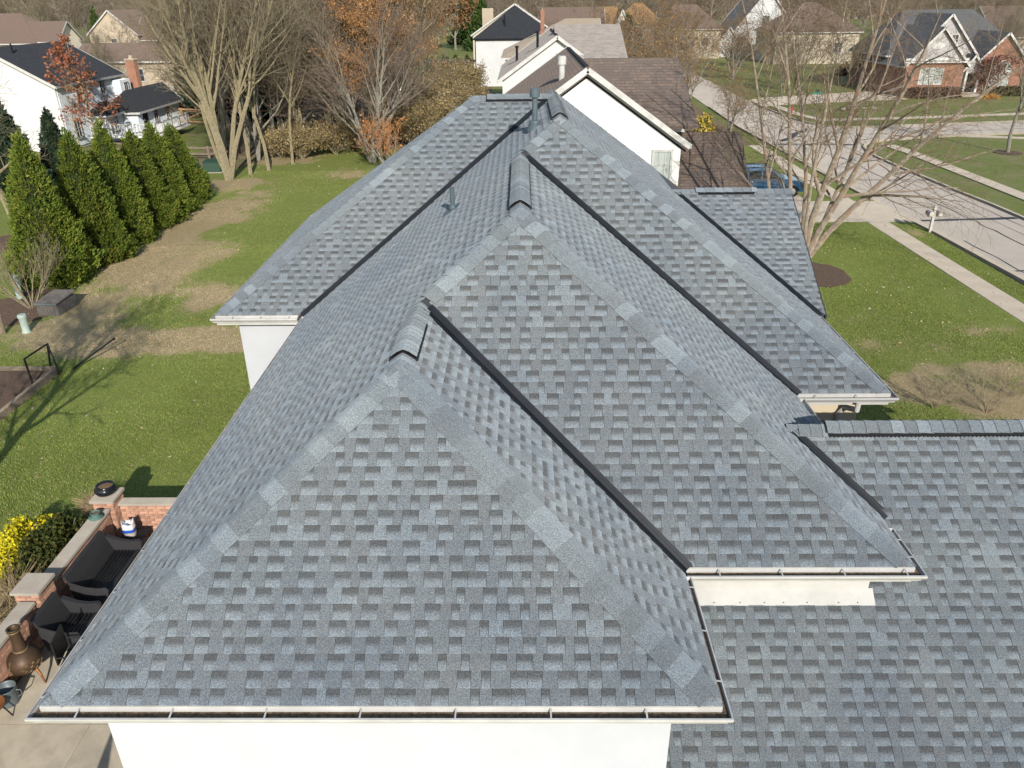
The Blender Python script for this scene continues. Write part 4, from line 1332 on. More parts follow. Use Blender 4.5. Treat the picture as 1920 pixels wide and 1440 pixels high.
def grow(seed, H, r, trunks=1, flare=.25, kids=(8, 6, 5, 4), ang=(38, 42, 45, 45), ratio=(.55, .5, .45, .42), start=.3, up=.12, wob=.13, lean=(0, 0), twig_r=.008, dirs=None, spread0=0.0):
    """recursive limbs; returns thick segments, twig segments, tips"""
    q = random.Random(seed)
    thick, thin, tips = [], [], []
    st = []
    for k in range(trunks):
        if dirs:
            d = V(dirs[k][:3]).normalized(); hh = dirs[k][3] if len(dirs[k]) > 3 else H; rr_ = dirs[k][4] if len(dirs[k]) > 4 else r
            o_ = V((dirs[k][5], dirs[k][6], 0)) if len(dirs[k]) > 6 else V((0, 0, 0))
        else:
            az = 2 * math.pi * k / trunks + q.uniform(-.5, .5)
            f = flare if trunks > 1 else 0
            d = V((math.cos(az) * f + lean[0], math.sin(az) * f + lean[1], 1)).normalized()
            hh, rr_, o_ = H * q.uniform(.82, 1.0), r * q.uniform(.75, 1.1), V((math.cos(az) * spread0, math.sin(az) * spread0, 0))
        st.append((o_, d, hh, rr_, 0))
    maxl = len(kids)
    while st:
        p, d, L, rad, lv = st.pop()
        ns = (7, 5, 4, 3, 2)[min(lv, 4)]
        pts = [p]
        rads = [rad]
        dd = d.copy()
        for i in range(ns):
            dd = (dd + V((q.gauss(0, wob), q.gauss(0, wob), q.gauss(0, wob) + up * (.6 if lv == 0 else 1)))).normalized()
            p = p + dd * (L / ns)
            pts.append(p)
            rads.append(max(rad * (1 - .82 * (i + 1) / ns), twig_r * .6))
        tgt = thick if lv <= 1 else thin
        for i in range(ns):
            a, b = pts[i], pts[i + 1]
            e = (b - a) * .03
            tgt.append((*(a - e), *(b + e), rads[i], rads[i + 1]))
        if lv < maxl:
            n = kids[lv]
            for k in range(n):
                t = start + (1 - start) * (k + q.random()) / n if lv == 0 else .2 + .8 * (k + q.random()) / n
                t = min(t, .99)
                i = min(int(t * ns), ns - 1)
                f = t * ns - i
                pp = pts[i].lerp(pts[i + 1], f)
                ax = (pts[i + 1] - pts[i]).normalized()
                an = R(ang[lv] * q.uniform(.65, 1.3))
                s_ = ax.cross(V((q.gauss(0, 1), q.gauss(0, 1), q.gauss(0, 1)))).normalized()
                nd = ax * math.cos(an) + s_ * math.sin(an)
                rl = rads[i] + (rads[i + 1] - rads[i]) * f
                st.append((pp, nd, L * ratio[lv] * q.uniform(.7, 1.2) * (1.15 - .5 * t if lv == 0 else 1), max(rl * (.62 if lv == 0 else .6), twig_r), lv + 1))
        else:
            tips.append(pts[-1]); tips.append(pts[len(pts) // 2])
    return thick, thin, tips
def leaves(name, centers, size, cols, seed, mat='leaf', jitter=.15, up=0.0, asp=1.6):
    g_ = np.random.default_rng(seed)
    C = np.array([tuple(c) for c in centers], float)
    n = len(C)
    C = C + g_.normal(0, jitter, C.shape)
    nrm = g_.normal(0, 1, (n, 3)); nrm[:, 2] += up
    nrm /= np.linalg.norm(nrm, axis=1, keepdims=True)
    a = np.cross(nrm, g_.normal(0, 1, (n, 3))); a /= np.linalg.norm(a, axis=1, keepdims=True)
    b = np.cross(nrm, a)
    s = size * g_.uniform(.6, 1.3, n)[:, None]
    vs = np.stack([C - a * s, C - b * s / asp, C + a * s, C + b * s / asp], 1).reshape(-1, 3)
    cols = np.array(cols, float)
    cc = cols[g_.integers(0, len(cols), n)] * g_.uniform(.75, 1.25, n)[:, None]
    return mesh_np(name, vs, np.arange(4 * n).reshape(-1, 4), mat, np.repeat(cc, 4, 0))
def obj(name, me, parent=None):
    o = bpy.data.objects.new(name, me)
    COL.objects.link(o)
    if parent is not None:
        o.parent = parent
    return o
def bare_tree(name, label, loc, seed, H, r, bark='bark_grey', twig='twig_brown', group=None, rz=0.0, leaf=None, cat='tree', sides=6, **k):
    t = thing(name, label, cat, loc, rz, group)
    th, tn, tips = grow(seed, H, r, **k)
    obj('trunk', tubes('trunk', th, sides, bark), t)
    if tn:
        obj('crown', tubes('crown', tn, 3, twig), t)
    if leaf:
        n, size, cols = leaf
        q = random.Random(seed + 1)
        cs = [q.choice(tips) for _ in range(n)]
        obj('dry_leaves', leaves('dry_leaves', cs, size, cols, seed), t)
    return t
def clone(t, label, loc, rz, sc, group=None, name=None):
    c = copy_tree(t)
    c.location = loc; c.rotation_euler = (0, 0, rz)
    c.scale = sc if isinstance(sc, (tuple, list)) else (sc, sc, sc)
    c['label'] = label
    if group:
        c['group'] = group
    if name:
        c.name = name
    return c
def conifer_meshes(seed, H, Rm, n, size, cols, power=.75, droop=-.2, clump=.16, trunk_r=.08):
    """dense cone of scale-leaf sprays round a dark core"""
    g_ = np.random.default_rng(seed)
    # clumps on the surface, sprays in each clump
    nc = n // 14
    h = 1 - np.sqrt(g_.uniform(0, 1, nc))
    h = np.clip(h, 0, .985)
    az = g_.uniform(0, 2 * np.pi, nc)
    prof = (1 - h) ** power * np.minimum(1, .72 + h * 4)
    lump = 1 + .14 * np.sin(az * 3 + h * 9 + seed) + .10 * np.sin(az * 5 - h * 17) + g_.normal(0, .07, nc)
    rad = Rm * prof * lump * g_.uniform(.80, 1.05, nc) + .03
    c = np.stack([rad * np.cos(az), rad * np.sin(az), h * H + .05], 1)
    cc = np.repeat(c, 14, 0); aa = np.repeat(az, 14)
    m = len(cc)
    cc = cc + g_.normal(0, clump * .6, (m, 3)) * np.array([1, 1, 1.2])
    out = np.stack([np.cos(aa), np.sin(aa), np.full(m, .9)], 1) + g_.normal(0, .45, (m, 3))
    out /= np.linalg.norm(out, axis=1, keepdims=True)
    side = np.cross(out, g_.normal(0, 1, (m, 3))); side /= np.linalg.norm(side, axis=1, keepdims=True)
    s = size * g_.uniform(.6, 1.35, m)[:, None]
    vs = np.stack([cc - out * s * .5, cc + side * s * .34, cc + out * s, cc - side * s * .34], 1).reshape(-1, 3)
    cols = np.array(cols)
    kc = np.repeat(g_.integers(0, len(cols), nc), 14)
    col = cols[kc] * g_.uniform(.75, 1.25, m)[:, None]
    crown = mesh_np('crown', vs, np.arange(4 * m).reshape(-1, 4), 'leaf', np.repeat(col, 4, 0))
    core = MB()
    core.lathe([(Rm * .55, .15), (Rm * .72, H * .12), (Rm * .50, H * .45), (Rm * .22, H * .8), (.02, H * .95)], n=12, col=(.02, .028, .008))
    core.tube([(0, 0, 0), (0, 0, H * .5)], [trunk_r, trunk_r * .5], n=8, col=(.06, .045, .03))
    return crown, core

# ================================================================== patio, its brick walls and furniture
mk('brick', (.46, .27, .19), (.36, .20, .135), scale=9, rough=.9, bump=.3, bscale=60, objvar=.28)
mk('mortar', (.46, .38, .29), (.40, .33, .25), scale=20, rough=.95)
mk('capstone', (.37, .335, .28), (.31, .28, .235), scale=3, rough=.85, bump=.15, bscale=60, c3=(.30, .26, .21), scale3=2)
mk('wicker', (.026, .026, .028), (.05, .05, .052), scale=60, rough=.55, bump=.8, bscale=120)
mk('black_metal', (.015, .015, .016), rough=.5)
mk('bronze', (.105, .062, .036), (.075, .050, .030), scale=5, rough=.5, metal=.35)
mk('brass', (.22, .155, .08), rough=.5, metal=.35)
mk('glaze_black', (.012, .013, .018), rough=.15, spec=.6)
mk('verdigris', (.11, .20, .165), (.08, .14, .12), scale=10, rough=.6)
mk('soil', (.16, .10, .055), (.09, .06, .035), scale=20, rough=.95, bump=.6, bscale=60)
mk('bag_white', (.80, .80, .80), (.70, .70, .71), scale=8, rough=.5, bump=.4, bscale=18)
mk('bag_blue', (.015, .09, .50), rough=.4)
mk('bag_clear', (.38, .33, .30), (.50, .46, .42), scale=14, rough=.35)
mk('galvanised', (.13, .16, .17), (.17, .20, .21), scale=6, rough=.45, metal=.3)
mk('copper', (.40, .17, .065), (.26, .11, .045), scale=7, rough=.45, metal=.5)
mk('pale_green', (.36, .44, .38), (.42, .50, .44), scale=4, rough=.5)
mk('util_green', (.035, .075, .05), rough=.6)

patio = struct(MB().slab([(-9.46, 2.0, -.02), (WXL + .1, 2.0, -.02), (WXL + .1, 14.6, -.02), (-9.46, 14.6, -.02)], .1).build('patio', 'patio_concrete'))
ps = MB().slab([(-.88, -.88, 0), (.88, -.88, 0), (.88, .88, 0), (-.88, .88, 0)], .05).build('slab', 'patio_concrete', patio)
first = True
for i in range(3):
    for j in range(7):
        c = ps if first else ps.copy()
        if not first:
            COL.objects.link(c); c.parent = patio
        first = False
        c.location = (-8.26 + i * 1.77, 3.0 + j * 1.77, .022 + rr.uniform(-.002, .002))

bk_y = MB().box(0, .05, .006, .198, .005, .060).build('brick', 'brick')   # lies along y, face to +x
bk_x = MB().box(.006, .198, 0, .05, .005, .060).build('brick', 'brick')   # lies along x, face to -y
used = {'x': False, 'y': False}
def brick(kind, loc, s, parent):
    src = bk_x if kind == 'x' else bk_y
    if used[kind]:
        o = src.copy(); COL.objects.link(o)
    else:
        o = src; used[kind] = True
    o.parent = parent
    o.location = loc
    o.scale = (s, 1, 1) if kind == 'x' else (1, s, 1)
    return o
def courses(parent, kind, u0, u1, fixed, z0, n, org):
    for r_ in range(n):
        u = u0 - (.1 if r_ % 2 else 0)
        while u < u1 - .02:
            a, b = max(u, u0), min(u + .204, u1)
            if b - a > .03:
                s = (b - a) / .204
                p = (a, fixed, z0 + r_ * .0667) if kind == 'x' else (fixed, a, z0 + r_ * .0667)
                brick(kind, V(p) - V(org) + V((0, rr.uniform(-.003, .003), 0) if kind == 'x' else (rr.uniform(-.003, .003), 0, 0)), s, parent)
            u += .204
def gwall(label, x0, x1, y0, y1, ztop, capo, faces):
    org = ((x0 + x1) / 2, (y0 + y1) / 2, 0)
    t = thing('garden_wall' if ztop < 1 else 'brick_pillar', label, 'wall' if ztop < 1 else 'pillar', org)
    M_ = Matrix.Translation(-V(org))
    MB().box(x0 + .045, x1 - .045, y0 + .045, y1 - .045, 0, ztop - .06).xf(M_).build('mortar_core', 'mortar', t)
    c = MB().box(x0 - capo, x1 + capo, y0 - capo * (ztop > 1) , y1 + capo * (ztop > 1), ztop - .06, ztop)
    c.xf(M_).build('capstone', 'capstone', t)
    n = int((ztop - .06) / .0667)
    for f in faces:
        if f[0] == '+x':
            courses(t, 'y', f[1], f[2], x1 - .05, 0, n, org)
        else:
            courses(t, 'x', f[1], f[2], y0, 0, n, org)
    return t
gwall('low brick garden wall with stone cap behind the dark loveseat', -9.44, -9.20, 11.74, 14.12, .95, .03, [('+x', 11.74, 14.12)])
gwall('low brick wall with stone cap beside the clay chimney stove', -9.44, -9.20, 8.2, 11.16, .95, .03, [('+x', 8.2, 11.16)])
gwall('low brick wall facing the camera at the patio end', -9.06, -4.0, 14.32, 14.56, .95, .03, [('-y', -9.06, -7.3)])
gwall('square brick pillar with bare stone cap between the wall sections', -9.56, -9.10, 11.20, 11.70, 1.15, .04, [('+x', 11.20, 11.70), ('-y', -9.56, -9.10)])
gwall('square brick pillar carrying the round black planter', -9.55, -9.10, 14.16, 14.64, 1.15, .04, [('+x', 14.16, 14.64), ('-y', -9.55, -9.10)])
wl = tag(MB().box(-7.98, -7.82, 14.29, 14.325, .62, .74).build('wall_light', 'black_metal'), 'small dark square light set in the camera-facing brick wall', 'light')
wl.location = (0, -.02, 0)

def planter(loc, label, prof, mat, soil_r, soil_z):
    t = thing('planter', label, 'planter', loc)
    MB().lathe(prof, n=24).build('bowl', mat, t, smooth=True)
    MB().lathe([(soil_r, soil_z - .02), (soil_r, soil_z), (soil_r * .5, soil_z + .012)], n=20).build('soil', 'soil', t)
    return t
planter((-9.33, 14.42, 1.15), 'round black glazed planter on the corner brick pillar', [(.12, 0), (.20, .05), (.235, .12), (.225, .18), (.19, .215), (.20, .235), (.17, .235), (.165, .17)], 'glaze_black', .168, .185)
planter((-9.32, 13.82, .95), 'small green bowl on a dark saucer on the wall cap', [(.15, 0), (.16, .02), (.09, .03), (.075, .05), (.10, .12), (.105, .13), (.085, .13), (.08, .09)], 'verdigris', .082, .10)

def wicker_seat(label, loc, width, name, rz=0.0):
    """faces +x, width along y, origin at the floor under the back"""
    t = thing(name, label, 'sofa' if width > 1 else 'chair', loc, rz)
    hw = width / 2
    def shell(prof, t_, y0, y1):
        m = MB()
        n = len(prof)
        vs = [V((x, y0, z)) for x, z in prof] + [V((x, y1, z)) for x, z in prof]
        vs += [V((x + t_, y0, z)) for x, z in prof] + [V((x + t_, y1, z)) for x, z in prof]
        fs = []
        for i in range(n - 1):
            fs += [(i, n + i, n + i + 1, i + 1), (2 * n + i, 2 * n + i + 1, 3 * n + i + 1, 3 * n + i), (i, i + 1, 2 * n + i + 1, 2 * n + i), (n + i + 1, n + i, 3 * n + i, 3 * n + i + 1)]
        fs += [(0, 2 * n, 3 * n, n), (n - 1, 2 * n - 1, 4 * n - 1, 3 * n - 1)]
        return m.add(vs, fs)
    shell([(.12, .22), (.06, .42), (.0, .62), (-.09, .86), (-.12, .88)], .045, -hw, hw).build('backrest', 'wicker', t)
    for s in (-1, 1):
        m = MB()
        prof = [(.04, .16), (.66, .16), (.70, .40), (.74, .56), (.70, .62), (.52, .60), (.30, .63), (.02, .74), (-.02, .60)]
        y0, y1 = (s * hw - .02, s * hw + .02)
        n = len(prof)
        vs = [V((x, y0 - .05 * s * max(0, z - .4), z)) for x, z in prof] + [V((x, y1 + .12 * s * max(0, z - .4), z)) for x, z in prof]
        m.add(vs, [tuple(range(n)), tuple(range(2 * n - 1, n - 1, -1))] + [((i + 1) % n, i, n + i, n + (i + 1) % n) for i in range(n)])
        m.build('arm', 'wicker', t)
    k = 0
    for i in range(8):
        x = .12 + i * .075
        MB().box(x, x + .045, -hw + .03, hw - .03, .36, .385).build('slat', 'black_metal', t)
    MB().box(.62, .67, -hw + .03, hw - .03, .18, .40).build('apron', 'wicker', t)
    for sx_ in (.08, .64):
        for s in (-1, 1):
            MB().tube([(sx_, s * (hw - .03), 0), (sx_, s * (hw - .03), .2)], .02, n=8).build('leg', 'black_metal', t)
    return t
wicker_seat('black wicker loveseat with slatted seat against the low brick wall', (-8.97, 12.66, .022), 1.5, 'wicker_loveseat')
wicker_seat('black wicker armchair beside the brick pillar with bare cap', (-8.92, 11.1, .022), .78, 'wicker_armchair')
# side table and ice bag
t = thing('side_table', 'low dark side table under the white bag', 'table', (-8.62, 13.86, .022))
MB().box(-.25, .25, -.25, .25, .40, .43).build('table_top', 'black_metal', t)
for sx_ in (-.22, .22):
    for s in (-.22, .22):
        MB().box(sx_ - .015, sx_ + .015, s - .015, s + .015, 0, .4).build('leg', 'black_metal', t)
t = thing('plastic_bag', 'white plastic bag with blue band on the patio side table', 'bag', (-8.68, 13.84, .452))
q = random.Random(4)
def sack(z0, z1, r0, r1, name, mat, open_=False, parent=t):
    m = MB(); n = 18; rows = 5
    vs = []
    for i in range(rows):
        f = i / (rows - 1)
        for k in range(n):
            a = 2 * math.pi * k / n
            sq = 1 / max(abs(math.cos(a)), abs(math.sin(a))) ** .45
            r_ = (r0 + (r1 - r0) * f) * sq * (1 + q.uniform(-.05, .05))
            vs.append(V((r_ * math.cos(a), r_ * math.sin(a) * .9, z0 + (z1 - z0) * f + (q.uniform(-.02, .03) + .04 * math.sin(a * 2 + 1) if i == rows - 1 and open_ else 0))))
    fs = [(i * n + k, i * n + (k + 1) % n, (i + 1) * n + (k + 1) % n, (i + 1) * n + k) for i in range(rows - 1) for k in range(n)]
    if open_:
        base = len(vs)
        for k in range(n):
            a = 2 * math.pi * k / n
            vs.append(vs[(rows - 1) * n + k] * .8 + V((0, 0, -.05)))
        fs += [((rows - 1) * n + k, (rows - 1) * n + (k + 1) % n, base + (k + 1) % n, base + k) for k in range(n)] + [tuple(range(base, base + n))]
    fs.append(tuple(range(n - 1, -1, -1)))
    return m.add(vs, fs).build(name, mat, parent, smooth=True)
sack(0, .13, .12, .13, 'contents', 'bag_clear')
sack(.12, .20, .134, .136, 'blue_band', 'bag_blue')
sack(.195, .36, .132, .12, 'bag_top', 'bag_white', True)
# chimenea
t = thing('chimenea', 'bronze clay chimenea stove with tall neck on the patio', 'stove', (-8.95, 10.2, .022))
MB().lathe([(.05, .22), (.16, .24), (.25, .32), (.285, .42), (.275, .52), (.23, .60), (.16, .66), (.115, .70)], n=28).build('belly', 'bronze', t, smooth=True)
MB().lathe([(.118, .695), (.105, .76), (.092, .95), (.088, 1.12), (.10, 1.16), (.112, 1.19), (.10, 1.20), (.075, 1.19), (.07, 1.05)], n=24).build('neck', 'bronze', t, smooth=True)
MB().lathe([(.122, .70), (.126, .71), (.126, .725), (.116, .735)], n=24).build('neck_ring', 'brass', t)
MB().lathe([(.108, 1.13), (.112, 1.14), (.108, 1.15)], n=24).build('rim_ring', 'brass', t)
MB().tube([(.10 * math.cos(-2.0), .10 * math.sin(-2.0), .64), (.235 * math.cos(-2.0), .235 * math.sin(-2.0), .585), (.293 * math.cos(-2.0), .293 * math.sin(-2.0), .45), (.26 * math.cos(-2.0), .26 * math.sin(-2.0), .32)], .012, n=6).build('rib', 'brass', t)
q = random.Random(9)
for k in range(12):
    a = R(-75 + k * 7); z = .36 + .16 * q.random()
    r_ = .28
    MB().tube([(r_ * math.cos(a), r_ * math.sin(a), z), (r_ * 1.02 * math.cos(a + .12), r_ * 1.02 * math.sin(a + .12), z + .03), (r_ * math.cos(a + .2), r_ * math.sin(a + .2), z - .01)], .008, n=5).build('scroll', 'brass', t)
for k in range(3):
    a = R(-20 + 120 * k)
    MB().tube([(.22 * math.cos(a), .22 * math.sin(a), .34), (.30 * math.cos(a), .30 * math.sin(a), .2), (.34 * math.cos(a), .34 * math.sin(a), 0)], [.03, .022, .016], n=7).build('leg', 'copper', t)
# pail and copper bowl
t = thing('metal_pail', 'grey metal pail with side handle beside the clay stove', 'bucket', (-9.02, 9.66, .022))
MB().lathe([(.15, 0), (.155, .02), (.165, .33), (.175, .345), (.165, .35), (.155, .33), (.14, .05)], n=24).build('pail_body', 'galvanised', t, smooth=True)
MB().tube([(.165, .02, .28), (.235, .03, .27), (.24, .03, .17), (.165, .02, .12)], .011, n=6).build('handle', 'galvanised', t)
t = thing('fire_bowl', 'shallow copper fire bowl on thin legs at the left edge', 'fire bowl', (-9.06, 9.28, .022))
MB().lathe([(.04, .20), (.14, .23), (.21, .29), (.235, .35), (.225, .35), (.19, .30), (.10, .255)], n=26).build('bowl', 'copper', t, smooth=True)
for k in range(3):
    a = R(20 + 120 * k)
    MB().tube([(.18 * math.cos(a), .18 * math.sin(a), .26), (.27 * math.cos(a), .27 * math.sin(a), 0)], .012, n=6).build('leg', 'black_metal', t)
t = thing('metal_chair', 'black metal cantilever chair half hidden by the left eave', 'chair', (-8.05, 10.35, .022), R(100))
MB().tube([(-.25, .25, .62), (-.25, -.28, .60), (-.25, -.30, .3), (-.25, .2, .02), (-.25, -.2, .015)], .016, n=7).build('side_frame', 'black_metal', t)
MB().tube([(.25, .25, .62), (.25, -.28, .60), (.25, -.30, .3), (.25, .2, .02), (.25, -.2, .015)], .016, n=7).build('side_frame', 'black_metal', t)
MB().box(-.25, .25, -.24, .24, .40, .425).build('seat', 'black_metal', t)
MB().box(-.25, .25, .25, .28, .45, .95).build('backrest', 'black_metal', t)

t = thing('added_umbrella', 'closed patio umbrella added out of frame to shade the paving', 'umbrella', (-5.8, 4.35, .022))  # unseen; added so that its folded shape shadows the paving
MB().lathe([(.24, 0), (.24, .06), (.06, .1), (.05, .22)], n=18).build('base', 'black_metal', t)
MB().tube([(0, 0, .05), (0, 0, 2.35)], .024, n=10).build('pole', 'wood_old', t)
um = MB(); n = 16; vs = []
for zz, r_ in ((.75, .27), (1.0, .26), (1.5, .17), (2.0, .08), (2.3, .03)):
    for k in range(n):
        a = 2 * math.pi * k / n
        q_ = r_ * (1.12 if k % 2 else .78)
        vs.append((q_ * math.cos(a), q_ * math.sin(a), zz))
um.add(vs, [(i * n + k, i * n + (k + 1) % n, (i + 1) * n + (k + 1) % n, (i + 1) * n + k) for i in range(4) for k in range(n)] + [tuple(range(n - 1, -1, -1)), tuple(range(4 * n, 5 * n))])
um.build('canopy', 'nb_beige', t)
# ---------------------------------------------------------------- things in the left yard
t = thing('storage_box', 'dark weathered deck box with sloping lid on the lawn edge', 'box', (-18.55, 29.0, 0), R(-4))
MB().box(-.42, .42, -.62, .62, 0, .50).build('box_body', 'wood_grey', t)
MB().add([(-.47, -.68, .505), (.47, -.68, .505), (.47, .68, .60), (-.47, .68, .60), (-.47, -.68, .545), (.47, -.68, .545), (.47, .68, .645), (-.47, .68, .645)], BOXF).build('lid', 'wood_grey', t)
MB().box(-.48, .48, -.71, -.685, .49, .55).build('lid_edge', 'galvanised', t)
for i in range(6):
    MB().box(-.42 + i * .142, -.42 + i * .142 + .128, -.632, -.622, .02, .49).build('plank', 'wood_grey', t)
for i in range(8):
    MB().box(.421, .431, -.61 + i * .154, -.61 + i * .154 + .14, .02, .49).build('plank', 'wood_grey', t)
for loc, h, lab in (((-18.55, 26.75, 0), .70, 'pale green utility pedestal standing alone on the lawn'), ((-20.9, 30.4, 0), 1.0, 'pale green utility pedestal half hidden behind the bare shrub')):
    t = thing('utility_pedestal', lab, 'utility box', loc)
    MB().lathe([(.16, 0), (.15, .04), (.135, .05), (.135, h - .1), (.15, h - .09), (.15, h - .02), (.12, h)], n=16).build('housing', 'pale_green', t)
    MB().lathe([(.153, h - .12), (.158, h - .11), (.158, h - .02), (.13, h + .012)], n=16).build('cap', 'pale_green', t)
t = thing('utility_box', 'dark green transformer cabinet beside the leaning tree trunks', 'utility box', (-22.2, 57.0, 0))
MB().box(-.6, .6, -.45, .45, .05, .72).add([(-.62, -.5, .72), (.62, -.5, .72), (.62, .47, .82), (-.62, .47, .82), (-.62, -.5, .75), (.62, -.5, .75), (.62, .47, .86), (-.62, .47, .86)], BOXF).build('cabinet', 'util_green', t)
MB().box(-.7, .7, -.55, .55, -.02, .05).build('base_pad', 'concrete', t)
t = thing('marker_post', 'slim dark green post beside the transformer cabinet', 'post', (-23.1, 56.4, 0))
MB().box(-.1, .1, -.08, .08, 0, .95).build('post_body', 'util_green', t)
MB().lathe([(.12, .95), (.12, .98), (.04, 1.03)], n=8).build('post_cap', 'util_green', t)
t = thing('wooden_post', 'short weathered wooden post at the left edge of the lawn', 'post', (-19.35, 26.6, 0))
MB().tube([(0, 0, 0), (.02, 0, .55), (.03, .01, .72)], [.10, .09, .085], n=9).build('post_body', 'wood_old', t)
MB().lathe([(.09, .715), (.085, .74), (.03, .75)], .03, .01, n=9).build('post_top', 'wood_old', t)
# raised vegetable bed with black frame
t = thing('raised_bed', 'timber-edged mulch garden bed at the left edge', 'garden bed', (-17.2, 21.4, 0))
for a, b in (((-1.8, 1.75), (1.75, 1.75)), ((1.75, -3.6), (1.75, 1.66)), ((-1.8, -3.6), (-1.8, 1.66))):
    MB().bar((*a, .11), (*b, .11), .14, .24).build('edging_timber', 'wood_old', t)
MB().box(-1.72, 1.67, -3.6, 1.67, -.02, .14).build('mulch_fill', 'mulch', t)
t = thing('plant_frame', 'black pole plant frame over the corner of the garden bed', 'frame', (-15.6, 22.6, 0))
MB().tube([(.02, -.6, 0), (.0, -.6, 1.05)], .035, n=7).build('pole', 'black_metal', t)
MB().tube([(-.15, .7, 0), (.0, .7, 1.0)], .035, n=7).build('pole', 'black_metal', t)
MB().tube([(.0, .7, 1.0), (.28, .45, 0)], .03, n=7).build('strut', 'black_metal', t)
MB().tube([(.0, -.6, 1.05), (.0, .7, 1.0)], .03, n=7).build('top_rail', 'black_metal', t)
t = thing('leaning_pole', 'thin dark pole lying slantwise beside the garden bed', 'pole', (-14.9, 23.6, 0))
MB().tube([(-.15, -.2, .05), (.7, 1.1, .55)], .03, n=7).build('pole_shaft', 'black_metal', t)
MB().tube([(.7, 1.1, .55), (.74, 1.16, .57)], .045, n=7).build('pole_knob', 'black_metal', t)
# fences
def rail_fence(label, name, pts, h, rails, mat, post=.12):
    o_ = pts[0]
    t = thing(name, label, 'fence', (o_[0], o_[1], 0))
    for x, y in pts:
        MB().box(x - o_[0] - post / 2, x - o_[0] + post / 2, y - o_[1] - post / 2, y - o_[1] + post / 2, 0, h).build('post', mat, t)
    for a, b in zip(pts[:-1], pts[1:]):
        for z in rails:
            MB().bar((a[0] - o_[0], a[1] - o_[1], z), (b[0] - o_[0], b[1] - o_[1], z), .06, .13).build('rail', mat, t)
    return t
rail_fence('weathered split rail fence behind the evergreen row', 'split_rail_fence', [(-34, 64.6), (-31.2, 63.9), (-28.6, 62.9), (-26.2, 62.0), (-24.2, 61.6), (-22.6, 63.5)], 1.05, (.45, .9), 'wood_old', .16)
f_ = rail_fence('new orange timber rail fence beside the white deck', 'timber_fence', [(-36.8, 82.6), (-34.2, 81.9), (-31.4, 80.9), (-28.6, 80.4), (-25.6, 80.0), (-22.5, 79.6)], 1.5, (.25, 1.4), 'wood_new', .2)
MB().bar((2.6, -.7, .3), (5.4, -1.7, 1.35), .06, .13).build('brace', 'wood_new', f_)
# flag
t = thing('flagpole', 'white flagpole with limp striped flag among orange trees', 'flagpole', (-12.9, 110, 0))
MB().tube([(0, 0, 0), (0, 0, 7.2)], [.05, .03], n=7).build('pole', 'trim_white', t)
mk('flag_red', (.45, .03, .04), rough=.8); mk('flag_white', (.7, .68, .68), rough=.8); mk('flag_blue', (.03, .05, .20), rough=.8)
for k in range(7):
    x0, x1 = .05 + k * .07, .05 + k * .07 + .07
    MB().add([(x0, .05 * math.sin(k), 6.55 - k * .06), (x1, .05 * math.sin(k + 1), 6.49 - k * .06), (x1 - .02, .05 * math.sin(k + 1) + .01, 5.0 - k * .03), (x0 - .02, .05 * math.sin(k) + .01, 5.05 - k * .03),
              (x0, .05 * math.sin(k) + .01, 6.55 - k * .06), (x1, .05 * math.sin(k + 1) + .01, 6.49 - k * .06), (x1 - .02, .05 * math.sin(k + 1) + .02, 5.0 - k * .03), (x0 - .02, .05 * math.sin(k) + .02, 5.05 - k * .03)], BOXF).build('flag_stripe', 'flag_red' if k % 2 == 0 else 'flag_white', t)
MB().box(.03, .3, -.08, -.06, 6.0, 6.5).build('flag_canton', 'flag_blue', t)

# ---------------------------------------------------------------- street furniture
mk('mail_paint', (.50, .47, .42), (.42, .40, .36), scale=6, rough=.7)
t = thing('mailbox', 'white post with two mailboxes at the kerb', 'mailbox', (20.98, 39.5, 0))
MB().box(-.06, .06, -.06, .06, 0, 1.33).add([(-.06, -.06, 1.33), (.06, -.06, 1.33), (.06, .06, 1.33), (-.06, .06, 1.33), (0, 0, 1.40)], [(0, 1, 4), (1, 2, 4), (2, 3, 4), (3, 0, 4)]).build('post', 'mail_paint', t)
MB().bar((-.30, 0, .86), (.34, 0, .86), .10, .07).build('arm', 'mail_paint', t)
def mbox(x, y):
    m = MB(); n = 8
    pr = [(-.10, 0), (-.10, .13)] + [(-.10 * math.cos(math.pi * k / n), .13 + .10 * math.sin(math.pi * k / n)) for k in range(1, n)] + [(.10, .13), (.10, 0)]
    vs = [V((x + a, y - .24, .90 + b)) for a, b in pr] + [V((x + a, y + .24, .90 + b)) for a, b in pr]
    k = len(pr)
    m.add(vs, [tuple(range(k)), tuple(range(2 * k - 1, k - 1, -1))] + [((i + 1) % k, i, k + i, k + (i + 1) % k) for i in range(k)])
    return m
mbox(-.22, 0).build('letter_box', 'mail_paint', t)
mbox(.24, 0).build('letter_box', 'mail_paint', t)
MB().box(-.345, -.33, .02, .16, 1.02, 1.10).build('signal_flag', 'flag_red', t)
t = thing('fire_hydrant', 'red fire hydrant on the grass near the street corner', 'hydrant', (27.85, 84.6, 0))
MB().lathe([(.16, 0), (.16, .05), (.11, .06), (.11, .5), (.15, .52), (.15, .56), (.12, .64), (.05, .72), (.03, .78)], n=14).build('barrel', 'flag_red', t)
MB().tube([(-.22, 0, .42), (.22, 0, .42)], .06, n=10).build('nozzle', 'flag_red', t)
MB().tube([(0, -.2, .38), (0, 0, .38)], .08, n=10).build('pumper_nozzle', 'flag_red', t)
mk('sign_green', (.01, .22, .15), rough=.5)
t = thing('street_sign', 'green street name sign on a thin pole at the corner', 'sign', (28.5, 79.6, 0))
MB().tube([(0, 0, 0), (0, 0, 2.75)], .035, n=8).build('pole', 'galvanised', t)
MB().box(-.45, .45, -.015, .015, 2.45, 2.65).build('sign_blade', 'sign_green', t)
